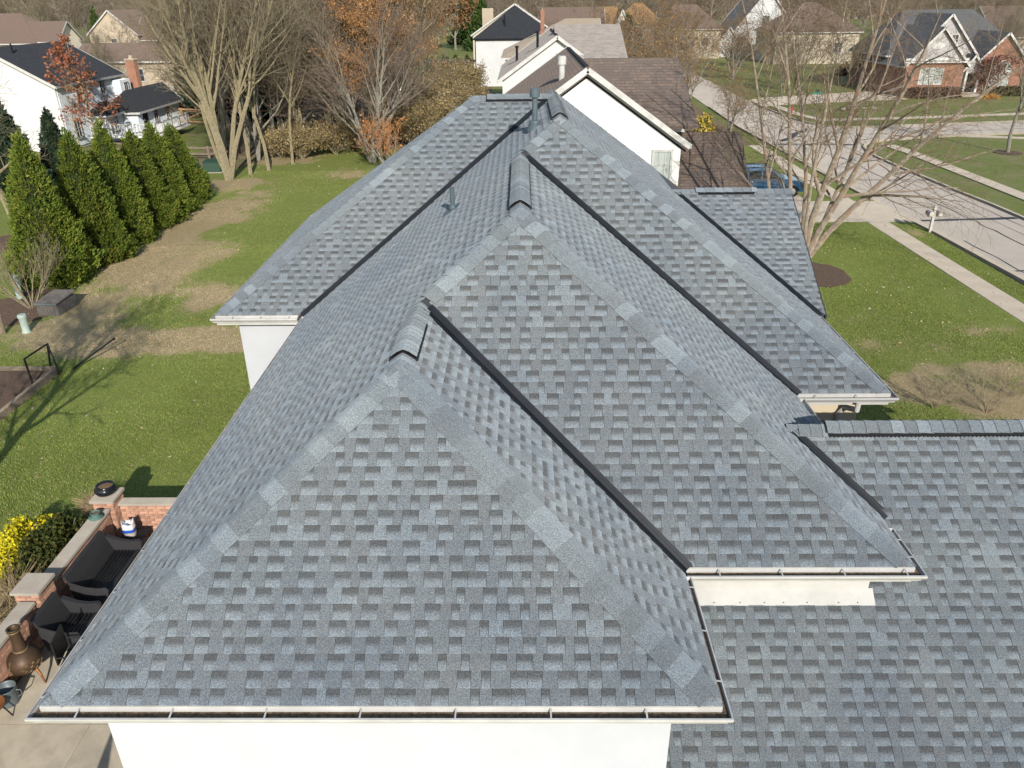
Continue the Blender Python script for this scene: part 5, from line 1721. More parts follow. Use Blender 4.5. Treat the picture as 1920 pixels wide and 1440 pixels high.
MB().box(-.015, .015, -.45, .45, 2.67, 2.87).build('sign_blade', 'sign_green', t)
mk('rock', (.33, .28, .22), (.24, .21, .17), scale=3, rough=.9, bump=.5, bscale=8)
for i, (x, y, s, lab) in enumerate(((35.2, 87.6, .8, 'large pale boulder in the roadside planting'), (36.6, 88.0, .55, 'medium boulder right of the large roadside boulder'), (34.2, 87.2, .45, 'small boulder left of the large roadside boulder'), (37.6, 87.5, .4, 'smallest boulder at the right end of the roadside planting'))):
    q = random.Random(i)
    m = MB().lathe([(.3 * s, -.05), (.62 * s, .05), (.7 * s, .25 * s), (.5 * s, .5 * s), (.2 * s, .62 * s)], n=9)
    m.v = [(a * q.uniform(.8, 1.2), b * q.uniform(.8, 1.2), c * q.uniform(.85, 1.15)) for a, b, c in m.v]
    o = tag(m.build('boulder', 'rock'), lab, 'boulder', 'roadside boulders')
    o.location = (x, y, 0)

# ---------------------------------------------------------------- the blue car
mk('car_blue', (.006, .060, .135), (.008, .068, .15), scale=2, rough=.28, metal=.35, coat=.8, spec=.5)
mk('tyre', (.012, .012, .013), rough=.85)
mk('rim_metal', (.45, .46, .48), rough=.3, metal=.8)
mk('lamp_glass', (.75, .77, .80), rough=.1, spec=.7)
mk('tail_red', (.4, .01, .01), rough=.2)
def make_car(label, loc, rz):
    t = thing('parked_car', label, 'car', loc, rz)         # nose to +x
    prof = [(-2.25, .38), (-2.30, .62), (-2.27, .98), (-2.18, 1.06), (-1.95, 1.56), (-1.75, 1.66), (-.9, 1.71), (-.1, 1.68), (.25, 1.60), (.95, 1.10), (1.25, 1.04), (1.95, .94), (2.18, .82), (2.27, .60), (2.25, .36)]
    arches = []
    for cx in (1.42, -1.38):
        arches.append([(cx + .40 * math.cos(math.pi * k / 8), .36 + .40 * math.sin(math.pi * k / 8)) for k in range(9)])
    low = [(2.25, .36)] + arches[0][0:9] + arches[1][0:9] + [(-2.25, .38)]
    full = prof + low[1:-1]
    m = MB()
    def wid(z):
        return .92 if z < .75 else (.92 - (z - .75) * .08 if z < 1.05 else .895 - (z - 1.05) * .17)
    n = len(full)
    for s in (-1, 1):
        pass
    vs = [V((x, -wid(z), z)) for x, z in full] + [V((x, wid(z), z)) for x, z in full]
    vs += [V((x * .995, -wid(z) * .86, z + (.012 if z > .7 else 0))) for x, z in full] + [V((x * .995, wid(z) * .86, z + (.012 if z > .7 else 0))) for x, z in full]
    fs = [tuple(range(n)), tuple(range(2 * n - 1, n - 1, -1))]
    for i in range(n):
        j = (i + 1) % n
        fs += [(j, i, 2 * n + i, 2 * n + j), (2 * n + j, 2 * n + i, 3 * n + i, 3 * n + j), (3 * n + j, 3 * n + i, n + i, n + j)]
    m.add(vs, fs).build('body', 'car_blue', t)
    def panel(name, pts, mat, y_off=.006, both=True):
        for s in (-1, 1):
            mm = MB()
            v_ = [V((x, s * (wid(z) + y_off), z)) for x, z in pts]
            w_ = [V((x, s * (wid(z) - .03), z)) for x, z in pts]
            k = len(pts)
            f1 = tuple(range(k)) if s < 0 else tuple(range(k - 1, -1, -1))
            mm.add(v_ + w_, [f1] + [((i + 1) % k, i, k + i, k + (i + 1) % k) for i in range(k)])
            mm.build(name, mat, t)
    mk('car_glass', (.012, .02, .024), rough=.03, spec=.3)
    panel('side_window', [(.72, 1.10), (.12, 1.55), (-.42, 1.60), (-.42, 1.10)], 'car_glass')
    panel('side_window', [(-.50, 1.10), (-.50, 1.60), (-1.25, 1.58), (-1.25, 1.10)], 'car_glass')
    panel('side_window', [(-1.33, 1.12), (-1.33, 1.56), (-1.72, 1.50), (-1.95, 1.14)], 'car_glass')
    for a in (.80, -.46, -1.29):
        panel('door_seam', [(a, .48), (a + .012, .48), (a + .012, 1.06), (a, 1.06)], 'black_metal', .003)
    panel('sill_trim', [(.95, .36), (.95, .44), (-.92, .44), (-.92, .36)], 'black_metal', .01)
    for a in (.05, -.95):
        panel('door_handle', [(a, .92), (a - .18, .93), (a - .18, .97), (a, .96)], 'rim_metal', .03)
    MB().add([(.98, -.74, 1.125), (.98, .70, 1.125), (.32, .60, 1.575), (.32, -.60, 1.575), (.99, -.70, 1.14), (.99, .70, 1.14), (.33, .60, 1.59), (.33, -.60, 1.59)], BOXF).build('windscreen', 'car_glass', t)
    MB().add([(-2.17, -.62, 1.13), (-2.17, .62, 1.13), (-1.98, .55, 1.54), (-1.98, -.55, 1.54), (-2.19, -.62, 1.13), (-2.19, .62, 1.13), (-2.0, .55, 1.55), (-2.0, -.55, 1.55)], BOXF).build('rear_window', 'car_glass', t)
    for s in (-1, 1):
        MB().bar((-1.7, s * .60, 1.74), (.05, s * .60, 1.74), .04, .04).build('roof_rail', 'black_metal', t)
        MB().box(.55, .75, s * .93 - .07, s * .93 + .12 * s if s > 0 else s * .93 + .07, 1.02, 1.18).build('mirror', 'black_metal', t)
        MB().box(2.05, 2.235, s * .72 - .14, s * .72 + .14, .68, .80).build('headlight', 'lamp_glass', t)
        MB().box(-2.31, -2.20, s * .76 - .08, s * .76 + .08, .75, 1.05).build('tail_light', 'tail_red', t)
        for cx in (1.42, -1.38):
            Mx = Matrix.Translation((cx, s * .80, .35)) @ Matrix.Rotation(R(90), 4, 'X')
            w_ = MB().lathe([(.22, -.10), (.34, -.10), (.352, -.06), (.352, .06), (.34, .10), (.22, .10)], n=24).xf(Mx).build('wheel', 'tyre', t)
            MB().lathe([(.05, -.115), (.20, -.105), (.225, -.085), (.225, .085), (.20, .105), (.05, .115)], n=20).xf(Mx).build('rim', 'rim_metal', w_)
    MB().box(2.24, 2.30, -.55, .55, .58, .74).build('grille', 'black_metal', t)
    MB().box(2.2, 2.33, -.80, .80, .36, .52).build('bumper', 'black_metal', t)
    return t
make_car('blue estate car parked on the driveway behind the birch trunks', (14.95, 48.3, .03), R(-3))

# ================================================================== plants
ARB = [(.105, .150, .018), (.132, .170, .022), (.082, .125, .016), (.152, .168, .025)]
arbs = [conifer_meshes(60 + k, 1.0 * 5.6, 1.64, 36000, .085, ARB, power=.86, clump=.10) for k in range(2)]
arb_pos = [(-20.5, 32.6, 6.0), (-20.2, 35.7, 5.75), (-20.3, 38.8, 5.7), (-20.4, 41.8, 4.85), (-20.6, 44.7, 4.85), (-20.75, 47.6, 4.4)]
arb_lab = ['tall golden green arborvitae nearest the camera, first in the row', 'golden green arborvitae, second in the row from the dark deck box', 'golden green arborvitae, third in the row from the dark deck box', 'golden green arborvitae, fourth in the row from the dark deck box', 'golden green arborvitae, fifth in the row from the dark deck box', 'shortest golden green arborvitae, last of the row towards the trees']
core_me = []
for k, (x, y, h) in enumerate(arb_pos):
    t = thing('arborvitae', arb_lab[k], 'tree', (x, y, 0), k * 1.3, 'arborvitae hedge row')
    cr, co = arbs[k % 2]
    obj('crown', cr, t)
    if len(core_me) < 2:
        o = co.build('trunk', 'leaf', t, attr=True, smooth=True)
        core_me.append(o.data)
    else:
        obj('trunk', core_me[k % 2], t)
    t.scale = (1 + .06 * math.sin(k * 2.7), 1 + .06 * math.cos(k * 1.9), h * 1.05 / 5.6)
SPR = [(.022, .042, .022), (.03, .052, .028), (.035, .055, .035)]
spr = conifer_meshes(70, 6.0, 1.7, 7000, .22, SPR, power=.95)
spr_core = [None]
def conifer(label, loc, h, w, name='spruce_tree', src=None, holder=spr_core, group=None):
    t = thing(name, label, 'tree', loc, loc[0], group)
    src = src or spr
    obj('crown', src[0], t)
    if holder[0] is None:
        holder[0] = src[1].build('trunk', 'leaf', t, attr=True, smooth=True).data
    else:
        obj('trunk', holder[0], t)
    t.scale = (w, w, h / 6.0)
    return t
conifer('dark blue spruce against the white house wall at the left edge', (-33.2, 51.5, 0), 5.8, 1.0)
conifer('slim dark spruce against the white wall, right of the leftmost spruce', (-32.5, 55.5, 0), 4.7, .75)
conifer('broad dark evergreen behind the leaning tan trunks', (-33.5, 90, 0), 12.5, 2.5)
conifer('dark evergreen filling the gap behind the tan trunks', (-27.5, 84, 0), 11.5, 2.3)
grn = conifer_meshes(71, 6.0, 1.9, 5000, .26, [(.05, .085, .02), (.065, .10, .022), (.04, .07, .018)], power=.85)
grn_core = [None]
conifer('bright green pyramidal evergreen in front of the cream dormer house', (19.0, 150, 0), 8.5, 1.9, 'evergreen_tree', grn, grn_core)
conifer('rounded green evergreen behind the golden roofed house', (-112, 165, 0), 10.5, 2.2, 'evergreen_tree', grn, grn_core)
conifer('second green evergreen right of the rounded one at far left', (-107, 172, 0), 11, 1.7, 'evergreen_tree', grn, grn_core)
conifer('narrow green evergreen between the brown and beige far houses', (-84, 168, 0), 10.5, 1.2, 'evergreen_tree', grn, grn_core)
conifer('tall green evergreen behind the brown oak near the black roof', (-13.5, 230, 0), 13, 3.0, 'evergreen_tree', grn, grn_core)
conifer('green evergreen behind the beige chimney at top centre', (-9.0, 200, 0), 11.5, 2.0, 'evergreen_tree', grn, grn_core)
for k, (x, y) in enumerate(((-12.2, 133), (-10.4, 134), (-11.4, 130), (-8.6, 133.5), (-13.9, 131))):
    conifer('small golden arborvitae in the garden beyond the pergola', (x, y, 0), 3.2, .55, 'garden_arborvitae', grn, grn_core, 'small arborvitae beyond the pergola')
mk('straw0', (.36, .29, .19), (.27, .21, .14), scale=6, rough=.95)
# --- near bare trees
bare_tree('bare_tree', 'large bare tree with several leaning tan trunks beside the lawn', (-20.2, 54.2, 0), 3, 13.5, .30, 'bark_tan', 'twig_grey', trunks=6, sides=8,
          dirs=[(-.16, .05, 1, 14.5, .17, -.08, .1), (-.06, -.05, 1, 15, .19, -.06, 0), (.01, 0, 1, 15.5, .31, 0, 0), (.15, .1, 1, 14.5, .18, .1, .1), (-.34, .05, 1, 13, .13, -.12, .1), (.07, .25, 1, 14.5, .18, .1, .15)],
          kids=(12, 7, 6, 4), ang=(32, 38, 42, 45), ratio=(.42, .5, .5, .5), start=.28, up=.07, wob=.06)
sl_lab = ['slender bare tree right beside the large tan trunks', 'second slender bare tree right of the large tan trunks', 'third slender bare tree at the edge of the woodland floor']
for k, (x, y) in enumerate(((-19.2, 55.8), (-18.3, 57.2), (-17.2, 59.6))):
    bare_tree('bare_tree', sl_lab[k], (x, y, 0), 20 + k, 13, .14, 'bark_tan', 'twig_grey', trunks=1, kids=(9, 6, 5, 3), ang=(30, 40, 45, 45), ratio=(.36, .5, .5, .5), start=.3, up=.05, wob=.07)
mid = bare_tree('bare_tree', 'vase-shaped bare tree with pale stems and mauve twigs beside the roof', (-11.3, 60.2, 0), 31, 10.5, .17, 'bark_grey', 'twig_mauve', trunks=8, flare=.42, spread0=.12, sides=7,
                kids=(9, 6, 5, 3), ang=(30, 36, 40, 40), ratio=(.46, .5, .5, .5), start=.15, up=.035, wob=.045, twig_r=.010)
bare_tree('russet_shrub', 'russet-leaved shrubby tree at the foot of the vase-shaped tree', (-9.6, 56.5, 0), 33, 3.4, .06, 'bark_grey', 'twig_orange', trunks=6, flare=.6, kids=(6, 5, 4), ang=(35, 40, 45), ratio=(.5, .5, .5), leaf=(500, .10, [(.36, .16, .06), (.28, .12, .05)]))
bare_tree('bare_tree', 'leaning bare tree with stubby pruned trunk at the left edge', (-26.5, 39.9, 0), 41, 7.5, .30, 'bark_tan', 'twig_grey', sides=9, trunks=1, lean=(-.05, 0), kids=(8, 7, 5, 4), ang=(58, 45, 45, 45), ratio=(.62, .5, .48, .48), start=.4, up=.06, wob=.08)
bare_tree('rust_tree', 'narrow tree with clinging rust-brown leaves before the white house', (-34.2, 64.4, 0), 44, 9.0, .12, 'bark_tan', 'twig_orange', kids=(14, 6, 4), ang=(62, 45, 45), ratio=(.24, .5, .5), start=.22, up=.02, wob=.03, leaf=(1300, .13, [(.30, .10, .05), (.22, .08, .05), (.34, .15, .08)]))
bare_tree('bare_tree', 'thin pale sapling left of the rust-brown tree', (-35.0, 63.2, 0), 45, 6.6, .07, 'bark_tan', 'twig_grey', kids=(14, 5, 4), ang=(55, 45, 45), ratio=(.25, .5, .5), start=.25, up=.03, wob=.03)
bare_tree('bare_shrub', 'bare many-stemmed shrub beside the dark deck box', (-19.8, 29.3, 0), 47, 2.6, .03, 'bark_tan', 'twig_grey', trunks=14, flare=.75, spread0=.08, kids=(5, 4, 3), ang=(22, 28, 30), ratio=(.5, .5, .5), start=.3, up=.08, wob=.05, twig_r=.005, cat='shrub', leaf=(260, .05, [(.16, .15, .02), (.12, .12, .02)]))
# birches
bare_tree('birch_tree', 'river birch with leaning trunks rising from the round mulch bed', (12.9, 34.6, 0), 52, 10, .2, 'bark_birch', 'twig_brown', sides=9,
          trunks=4, dirs=[(.30, .03, 1, 11.5, .16, .03, .05), (.10, .08, 1, 11.5, .18, -.03, .06), (.74, .0, 1, 11, .16, .06, .02), (.46, .25, 1, 10.5, .12, .03, .04)],
          kids=(10, 6, 5, 3), ang=(44, 42, 45, 45), ratio=(.38, .55, .52, .5), start=.22, up=.0, wob=.085, twig_r=.006)
bare_tree('birch_tree', 'river birch with peeling upright trunks behind the small right gable ridge', (10.9, 29.0, 0), 55, 10, .2, 'bark_birch', 'twig_brown', sides=9,
          trunks=4, dirs=[(-.44, .0, 1, 11.5, .10, -.02, 0), (-.27, .05, 1, 11.5, .12, .0, .02), (-.08, .05, 1, 11, .085, .03, 0), (-.16, .1, 1, 11.5, .10, .02, .03)],
          kids=(9, 6, 5, 3), ang=(40, 42, 45, 45), ratio=(.28, .55, .5, .5), start=.34, up=.012, wob=.045, twig_r=.006)
bare_tree('bare_tree', 'bare street tree with mulch ring on the far lawn', (37.5, 62.0, 0), 57, 9, .19, 'bark_grey', 'twig_grey', sides=8, kids=(10, 7, 5, 4), ang=(45, 42, 42, 42), ratio=(.55, .5, .5, .5), start=.3, up=.08, wob=.05)
for k, (x, y, s, lab) in enumerate(((12.2, 20.5, 1.0, 'low bare twiggy shrub on the lawn beside the garage ridge'), (13.6, 20.2, 1.15, 'largest low bare shrub in the dry lawn beyond the garage'), (14.9, 21.2, .9, 'low bare shrub farthest right in the dry lawn patch'))):
    if k == 0:
        sh = bare_tree('bare_shrub', lab, (x, y, 0), 63, 1.0, .011, 'straw0', 'straw0', trunks=11, flare=.85, spread0=.06, kids=(5, 4, 3), ang=(32, 35, 35), ratio=(.5, .5, .5), start=.2, up=.05, wob=.07, twig_r=.004, cat='shrub', group='low bare shrubs on the dry lawn')
    else:
        clone(sh, lab, (x, y, 0), k * 2.1, s)
bare_tree('bare_tree', 'bare tree just outside the left edge that shades the lawn by the garden bed', (-13.2, 12.2, 0), 113, 8.5, .2, 'bark_grey', 'twig_grey', kids=(12, 8, 6, 4), ang=(50, 45, 45, 45), ratio=(.42, .5, .5, .5), start=.35, up=.06, wob=.06, twig_r=.012)
# --- woods: a handful of tree forms, copied
forms = [
    bare_tree('bare_tree', 'bare brown woodland tree behind the vase-shaped tree', (-15.5, 70, 0), 81, 14, .2, 'bark_grey', 'twig_brown', group='bare woodland trees behind the lawn', kids=(12, 8, 6, 4), ang=(38, 42, 45, 45), ratio=(.42, .5, .5, .5), start=.16, up=.06, twig_r=.013),
    bare_tree('bare_tree', 'bare brown woodland tree behind the vase-shaped tree', (-24, 72, 0), 82, 13, .2, 'bark_tan', 'twig_grey', group='bare woodland trees behind the lawn', trunks=3, flare=.22, kids=(8, 6, 5, 4), ang=(38, 42, 45, 45), ratio=(.42, .5, .5, .5), start=.16, up=.06, twig_r=.013),
    bare_tree('bare_tree', 'bare brown woodland tree behind the vase-shaped tree', (-19.5, 66, 0), 83, 12, .16, 'bark_grey', 'twig_mauve', group='bare woodland trees behind the lawn', trunks=2, flare=.2, kids=(10, 7, 6, 4), ang=(40, 42, 45, 45), ratio=(.46, .5, .5, .5), start=.12, up=.08, twig_r=.013),
]
G1 = 'bare woodland trees behind the lawn'; L1 = 'bare brown woodland tree behind the vase-shaped tree'
for t in forms:
    t['label'] = L1
q = random.Random(17)
for k, (x, y) in enumerate(((-22, 64), (-17.3, 64.5), (-20.3, 61.2), (-22.8, 60.4), (-15.8, 68), (-18.8, 68.6), (-21.4, 69), (-24.5, 66), (-13.9, 69.5), (-26.8, 74.5), (-14.5, 66.5), (-21, 76), (-16, 80), (-12.5, 72), (-26.5, 70), (-20, 90), (-25, 94), (-30, 100), (-23, 108), (-34, 108), (-28, 116), (-38, 98), (-10.5, 70), (-31, 124), (-22, 126), (-18.5, 84), (-23.5, 82), (-28, 78), (-31.5, 86), (-26, 102), (-35, 116), (-12.2, 66.5), (-16.5, 74.5), (-42, 108))):
    clone(forms[k % 3], L1, (x, y, 0), q.uniform(0, 6.28), q.uniform(.85, 1.12), G1)
# orange conifers (bare bald cypress) and russet oaks
org = bare_tree('orange_tree', 'tall feathery orange tree with thin red trunk behind the vase-shaped tree', (-10.7, 63.2, 0), 91, 17.5, .2, 'twig_orange', 'twig_orange', group='tall orange trees beyond the woods', kids=(30, 8, 5, 3), ang=(55, 40, 40, 40), ratio=(.27, .5, .5, .5), start=.3, up=.03, wob=.025, leaf=(24000, .065, [(.40, .21, .085), (.33, .175, .07), (.38, .23, .11)]))
clone(org, 'feathery orange tree right of the thin red trunk', (-10.3, 74, 0), 1.0, (1.0, 1.0, .98))
clone(org, 'feathery orange tree farther behind the red-trunked one', (-17.6, 104, 0), 2.0, 1.0)
oak = bare_tree('brown_oak', 'rounded brown-leaved oak left of the charcoal black roof', (-15.8, 205, 0), 93, 13, .3, 'bark_grey', 'twig_brown', kids=(10, 7, 5, 3), ang=(50, 45, 45, 45), ratio=(.5, .5, .5, .5), start=.15, up=.1, leaf=(5200, .30, [(.19, .10, .045), (.15, .08, .04), (.23, .13, .06)]))
clone(oak, 'dull brown tree right of the orange trees', (-24.0, 200, 0), 2, .95)
rus = bare_tree('russet_tree', 'twiggy tree with sparse russet leaves beyond the brown roof', (13.2, 76, 0), 95, 7.5, .13, 'bark_grey', 'twig_brown', group='russet thicket beyond the brown roof', trunks=4, flare=.35, kids=(8, 6, 5, 3), ang=(38, 40, 45, 45), ratio=(.5, .5, .5, .5), start=.12, up=.06, leaf=(750, .10, [(.26, .14, .05), (.21, .12, .05), (.18, .15, .06)]))
for k, (x, y, s) in enumerate(((10.5, 84, .95), (16, 82, 1.0), (12, 93, 1.05), (17.5, 96, 1.1), (14.5, 105, 1.1), (11, 112, 1.1), (19.5, 112, 1.2), (16, 124, 1.2), (22, 132, 1.2), (18.5, 72, .7), (24, 146, 1.3), (28, 158, 1.3), (12, 140, 1.2), (9.6, 74, .9), (31, 122, 1.0), (34, 134, 1.0), (27, 140, 1.1), (38, 146, .9))):
    clone(rus, 'twiggy tree with sparse russet leaves beyond the brown roof', (x, y, 0), k * 1.7, s, 'russet thicket beyond the brown roof')
rus['label'] = 'twiggy tree with sparse russet leaves beyond the brown roof'
# trees among the houses across the street
G2 = 'bare trees among the houses across the street'; L2 = 'bare brown tree among the houses across the street'
for k, (x, y, s) in enumerate(((33, 104, .6), (36, 114, .6), (41, 122, .6), (44, 112, .5), (50, 136, .5), (63, 122, .65), (70, 124, .7), (76, 138, .8), (84, 136, .75), (68, 160, .9), (76, 168, .95), (62, 180, 1.0), (98, 138, .85), (106, 134, .9), (31, 98, .5), (34.5, 105, .55), (66, 104, .6), (72, 108, .65), (80, 112, .7), (88, 118, .75), (57, 132, .55), (40.5, 138, .6), (-58, 124, .7), (-47, 118, .75), (-44, 90, .6), (-49, 97, .6), (-60, 145, .8), (-40, 130, .95), (-38, 118, .9), (4, 165, .9), (11, 172, .9), (-3, 178, .9))):
    left = x < 25
    clone(forms[(k + 1) % 3], 'bare brown tree among the far houses on the left and centre' if left else L2, (x, y, 0), k * 2.3, s, 'bare trees among the far left houses' if left else G2)
# far woods closing the view
G3 = 'bare trees of the far wood'; L3 = 'bare grey-brown tree of the wood along the horizon'
q = random.Random(23)
for k in range(130):
    y = q.uniform(215, 350)
    x = -.66 * y + (k * 37 % 130 + q.random()) / 130 * 1.42 * y
    clone(forms[k % 3], L3, (x, y, 0), q.uniform(0, 6.28), (1.5, 1.5, q.uniform(.95, 1.2)), G3)
# small shrubs: leafy mounds
def mound(seed, n, size, cols, rx, ry, h, name='leafy_mound'):
    g_ = np.random.default_rng(seed)
    u = g_.normal(0, 1, (n, 3)); u /= np.linalg.norm(u, axis=1, keepdims=True)
    u[:, 2] = np.abs(u[:, 2])
    lum = 1 + .13 * np.sin(u[:, 0] * 7 + seed) * np.sin(u[:, 1] * 6) + g_.normal(0, .06, n)
    c = u * np.array([rx, ry, h]) * (g_.uniform(.72, 1.0, n) * lum)[:, None]
    return leaves(name, c, size, cols, seed, jitter=size * .4, up=.6)
def stems(seed, n, rx, ry, h, r=.012):
    q = random.Random(seed)
    return [(q.uniform(-.1, .1), q.uniform(-.1, .1), 0, q.uniform(-rx, rx) * .8, q.uniform(-ry, ry) * .8, h * q.uniform(.5, .9), r, r * .5) for _ in range(n)]
def shrub(name, label, loc, seed, n, size, cols, rx, ry, h, group=None):
    t = thing(name, label, 'shrub', loc, 0, group)
    obj('foliage', mound(seed, n, size, cols, rx, ry, h), t)
    obj('stems', tubes('stems', stems(seed, 22, rx, ry, h), 4, 'bark_grey'), t)
    return t
BOX = [(.045, .060, .012), (.065, .075, .014), (.035, .05, .012), (.09, .085, .016)]
shrub('evergreen_shrub', 'dense dark green shrub behind the low brick wall', (-10.15, 13.3, 0), 1, 14000, .045, BOX, .62, 1.25, 1.0)
shrub('yellow_shrub', 'bright yellow-leaved shrub left of the dark green shrub', (-10.95, 13.2, 0), 2, 15000, .036, [(.66, .56, .02), (.56, .48, .02), (.40, .36, .02)], .6, 1.35, .95)
mk('straw', (.40, .31, .18), (.30, .22, .12), scale=8, rough=.9)
def straw(label, loc, seed, n, r, h, group='dry ornamental grasses by the wall'):
    q = random.Random(seed)
    seg = []
    for _ in range(n):
        a = q.uniform(0, 6.28); rr_ = r * q.random(); hh = h * q.uniform(.5, 1.1)
        b = V((q.uniform(-.15, .15) * r, q.uniform(-.15, .15) * r, 0))
        m_ = b + V((math.cos(a) * rr_ * .4, math.sin(a) * rr_ * .4, hh * .65))
        e = b + V((math.cos(a) * rr_ * 1.1, math.sin(a) * rr_ * 1.1, hh * q.uniform(.55, 1.0)))
        seg.append((*b, *m_, .006, .005)); seg.append((*m_, *e, .005, .002))
    t = thing('ornamental_grass', label, 'grass', loc, 0, group)
    th = tubes('blades', seg, 3, 'straw')
    obj('blades', th, t)
    return t
straw('dry straw-coloured grass clump behind the bare-capped pillar', (-10.15, 11.9, 0), 1, 900, .75, .95)
straw('dry straw-coloured grass clump at the left edge below the yellow shrub', (-10.2, 10.9, 0), 2, 900, .7, .9)
straw('dry straw-coloured grass clump behind the planter pillar', (-9.95, 14.9, 0), 3, 800, .55, .95)
BK = [(.34, .26, .13), (.27, .21, .10), (.38, .26, .12), (.22, .19, .08), (.18, .15, .07)]
bank = None
for k, (x, y, sc, lab, nm) in enumerate(((-8.4, 75, 1.0, 'straw brown feathery shrub nearest the far left hip', 'brown_shrub'), (-7.6, 83, 1.1, 'cream-plumed shrub in the middle of the shrub bank', 'plumed_shrub'), (-6.6, 91, 1.1, 'cream-plumed shrub behind the middle of the bank', 'plumed_shrub'), (-6.9, 100, 1.25, 'brown feathery shrub near the white black-roofed house', 'brown_shrub'), (-9.6, 92, 1.2, 'brown feathery shrub left of the cream-plumed shrubs', 'brown_shrub'), (-10.6, 83, 1.05, 'straw shrub left of the cream-plumed shrub bank', 'brown_shrub'), (-9.2, 67.5, .95, 'straw brown shrub right of the vase-shaped tree', 'brown_shrub'), (-8.8, 106, 1.3, 'dark brown shrub below the pergola', 'brown_shrub'), (-5.6, 86, .95, 'straw shrub just above the far ridge end', 'brown_shrub'), (-17.0, 61.8, .9, 'low olive brown undergrowth at the foot of the slender trees', 'brown_shrub'), (-18.9, 62.6, .75, 'low undergrowth left of the olive brown undergrowth', 'brown_shrub'), (-14.8, 63.6, .8, 'low brown undergrowth behind the vase-shaped tree', 'brown_shrub'))):
    if bank is None:
        bank = bare_tree(nm, lab, (x, y, 0), 131, 2.7, .03, 'bark_tan', 'twig_brown', trunks=26, flare=.8, spread0=.12, kids=(6, 5, 3), ang=(28, 34, 38), ratio=(.5, .5, .5), start=.15, up=.03, wob=.06, twig_r=.008, cat='shrub', group='shrub bank beyond the roof', leaf=(5200, .075, BK))
        t = bank
    else:
        t = clone(bank, lab, (x, y, 0), k * 1.9, (sc, sc, sc * (.92 + .05 * (k % 4))))
        t.name = nm
    if nm == 'plumed_shrub' or k == 8:
        sh_ = obj('seed_heads', mound(50 + k, 420, .10, [(.80, .72, .60), (.70, .60, .48)], 1.95, 1.95, 2.5, 'seed_heads'), t); sh_['kind'] = 'stuff'
bare_tree('red_tree', 'small burgundy-leaved tree beside the brick house door', (55.2, 98.8, 0), 97, 4.0, .09, 'bark_grey', 'twig_brown', trunks=4, flare=.45, kids=(6, 5, 4), ang=(38, 40, 45), ratio=(.5, .5, .5), start=.15, up=.06, leaf=(1500, .13, [(.10, .022, .022), (.07, .018, .02)]))
def hedge(label, x0, x1, y0, y1, h, seed, cols):
    g_ = np.random.default_rng(seed)
    n = int((x1 - x0) * (y1 - y0 + h) * 260)
    w, dth = x1 - x0, y1 - y0
    c = np.stack([g_.uniform(-w / 2, w / 2, n), g_.uniform(-dth / 2, dth / 2, n), g_.uniform(.05, h, n)], 1)
    t = thing('clipped_hedge', label, 'hedge', ((x0 + x1) / 2, (y0 + y1) / 2, 0))
    obj('foliage', leaves('foliage', c, .12, cols, seed, jitter=.03), t)
    obj('stems', tubes('stems', [(x, 0, 0, x, 0, h * .9, .03, .015) for x in np.linspace(-w * .45, w * .45, 12)], 5, 'bark_grey'), t)
hedge('brown clipped hedge under the brick house triple window', 46.0, 51.6, 97.0, 98.3, 1.15, 3, [(.12, .07, .05), (.09, .055, .045)])
hedge('olive clipped hedge under the arched window', 55.8, 60.2, 98.6, 100.0, 1.0, 4, [(.08, .085, .03), (.07, .065, .03)])
shrub('golden_shrub', 'small golden shrub at the edge of the brown garage roof', (15.9, 70.5, 0), 61, 700, .13, [(.50, .36, .05), (.38, .30, .06), (.25, .22, .05)], .9, .9, 1.9)
shrub('orange_groundcover', 'low orange planting beside the brick house steps', (54.6, 96.6, 0), 62, 900, .10, [(.42, .20, .03), (.36, .18, .03)], 1.1, .6, .45)
shrub('dark_shrub', 'dark twiggy shrub mass before the pale side wall', (52.5, 127.5, 0), 63, 2200, .2, [(.075, .05, .04), (.10, .06, .045)], 4.5, 1.6, 2.2)
# --- dense wood closing the horizon, too far to tell one tree from the next
g_ = np.random.default_rng(77)
nw = 60000
yy = g_.uniform(430, 640, nw)
xx = g_.uniform(-.72, .78, nw) * yy
hgt = 15 + 5 * np.sin(xx * .021) + 3 * np.sin(xx * .057 + 1) + g_.normal(0, 1.6, nw)
hh = g_.uniform(0, 1, nw) ** .8 * hgt
cs = np.stack([xx, yy, hh], 1)
me = leaves('far_wood', cs, 1.5, [(.25, .20, .16), (.29, .235, .19), (.22, .18, .145), (.27, .21, .155)], 12, jitter=.5)  # browns lightened: distance haze is put into the colour
tag(obj('far_wood', me), 'continuous brown leafless wood along the horizon', 'wood', None, 'stuff')
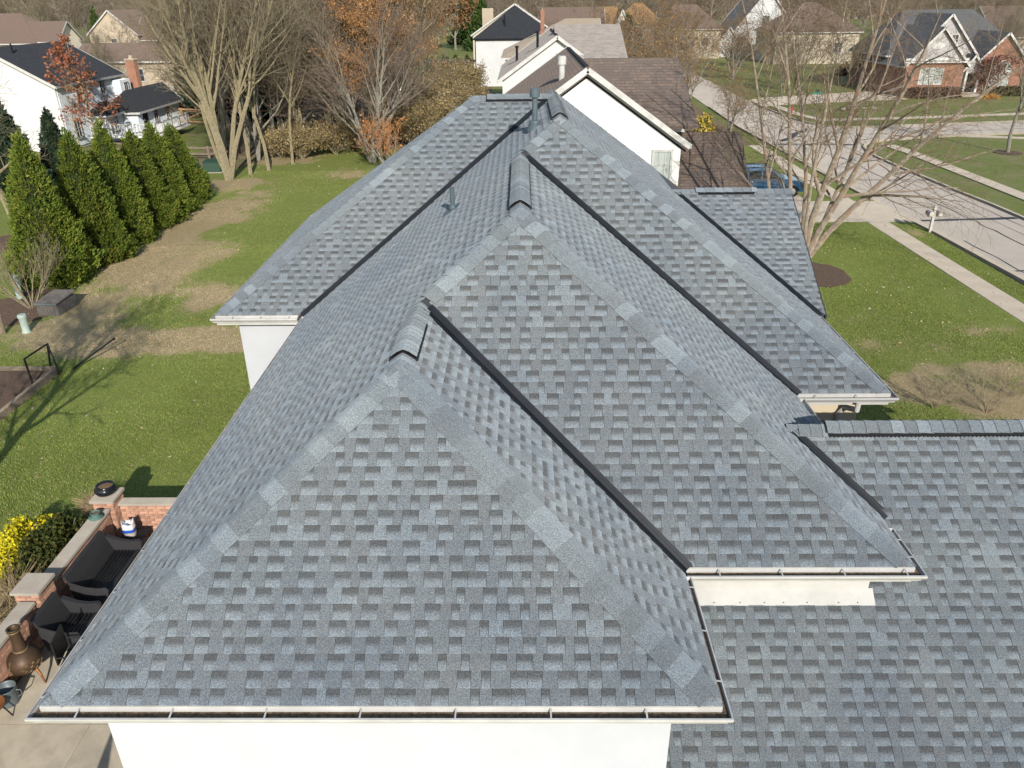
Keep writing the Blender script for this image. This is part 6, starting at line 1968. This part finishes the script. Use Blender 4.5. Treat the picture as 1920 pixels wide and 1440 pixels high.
# --- fallen leaves on the lawns
g_ = np.random.default_rng(5)
pts = np.concatenate([np.stack([g_.uniform(-20, -5, 900), g_.uniform(15, 55, 900), np.full(900, .03)], 1), np.stack([g_.uniform(9, 21, 700), g_.uniform(18, 41, 700), np.full(700, .03)], 1), np.stack([g_.uniform(-24, -8, 900), g_.uniform(50, 66, 900), np.full(900, .03)], 1)])
me = leaves('fallen_leaves', pts, .05, [(.42, .32, .16), (.36, .22, .09), (.5, .44, .3)], 6, jitter=.0, up=3.0)
o = obj('fallen_leaves', me)
tag(o, 'scattered pale fallen leaves on the lawns', 'leaves', None, 'stuff')
# --- grass blades that roughen the nearer lawns
def grass(label, boxes, n, seed, name='grass'):
    g_ = np.random.default_rng(seed)
    P_ = []
    for x0, x1, y0, y1, w in boxes:
        m = int(n * w)
        P_.append(np.stack([g_.uniform(x0, x1, m), g_.uniform(y0, y1, m), np.zeros(m)], 1))
    P_ = np.concatenate(P_)
    m = len(P_)
    dry = dry_mask(P_[:, 0], P_[:, 1])
    isdry = g_.random(m) < np.clip(dry * .9 + .06, .05, .96)
    hgt = g_.uniform(.018, .042, m) * np.where(isdry, .6, 1)
    az = g_.uniform(0, 6.28, m)
    ln = np.stack([np.cos(az), np.sin(az), np.zeros(m)], 1) * (hgt * g_.uniform(.2, .9, m))[:, None]
    wv = np.stack([-np.sin(az), np.cos(az), np.zeros(m)], 1) * g_.uniform(.007, .014, m)[:, None]
    vs = np.stack([P_ - wv, P_ + wv, P_ + ln + np.array([0, 0, 1.]) * hgt[:, None]], 1).reshape(-1, 3)
    gc = np.array([(.158, .222, .036), (.205, .262, .052), (.132, .196, .03), (.285, .30, .095)])[g_.integers(0, 4, m)]
    dc = np.array([(.48, .37, .23), (.40, .31, .19), (.54, .43, .28)])[g_.integers(0, 3, m)]
    col = np.where(isdry[:, None], dc, gc) * (g_.uniform(.8, 1.2, m) * (.72 + .56 * fbm(P_[:, 0] * .55 + 20, P_[:, 1] * .45)))[:, None]
    me = mesh_np(name, vs, np.arange(3 * m).reshape(-1, 3), 'leaf', np.repeat(col, 3, 0))
    o = obj(name, me)
    return tag(o, label, 'grass', None, 'stuff')
grass('short green and straw grass of the back lawn on the left', [(-18.5, -4.4, 14.7, 24, .40), (-19.5, -6, 24, 38, .40), (-19.5, -7, 38, 57, .20)], 430000, 3)
grass('short green grass of the front lawn on the right', [(9.5, 18.55, 18.5, 30, .5), (11, 18.55, 30, 41.5, .3), (19.8, 21.0, 28, 41, .08)], 260000, 4)
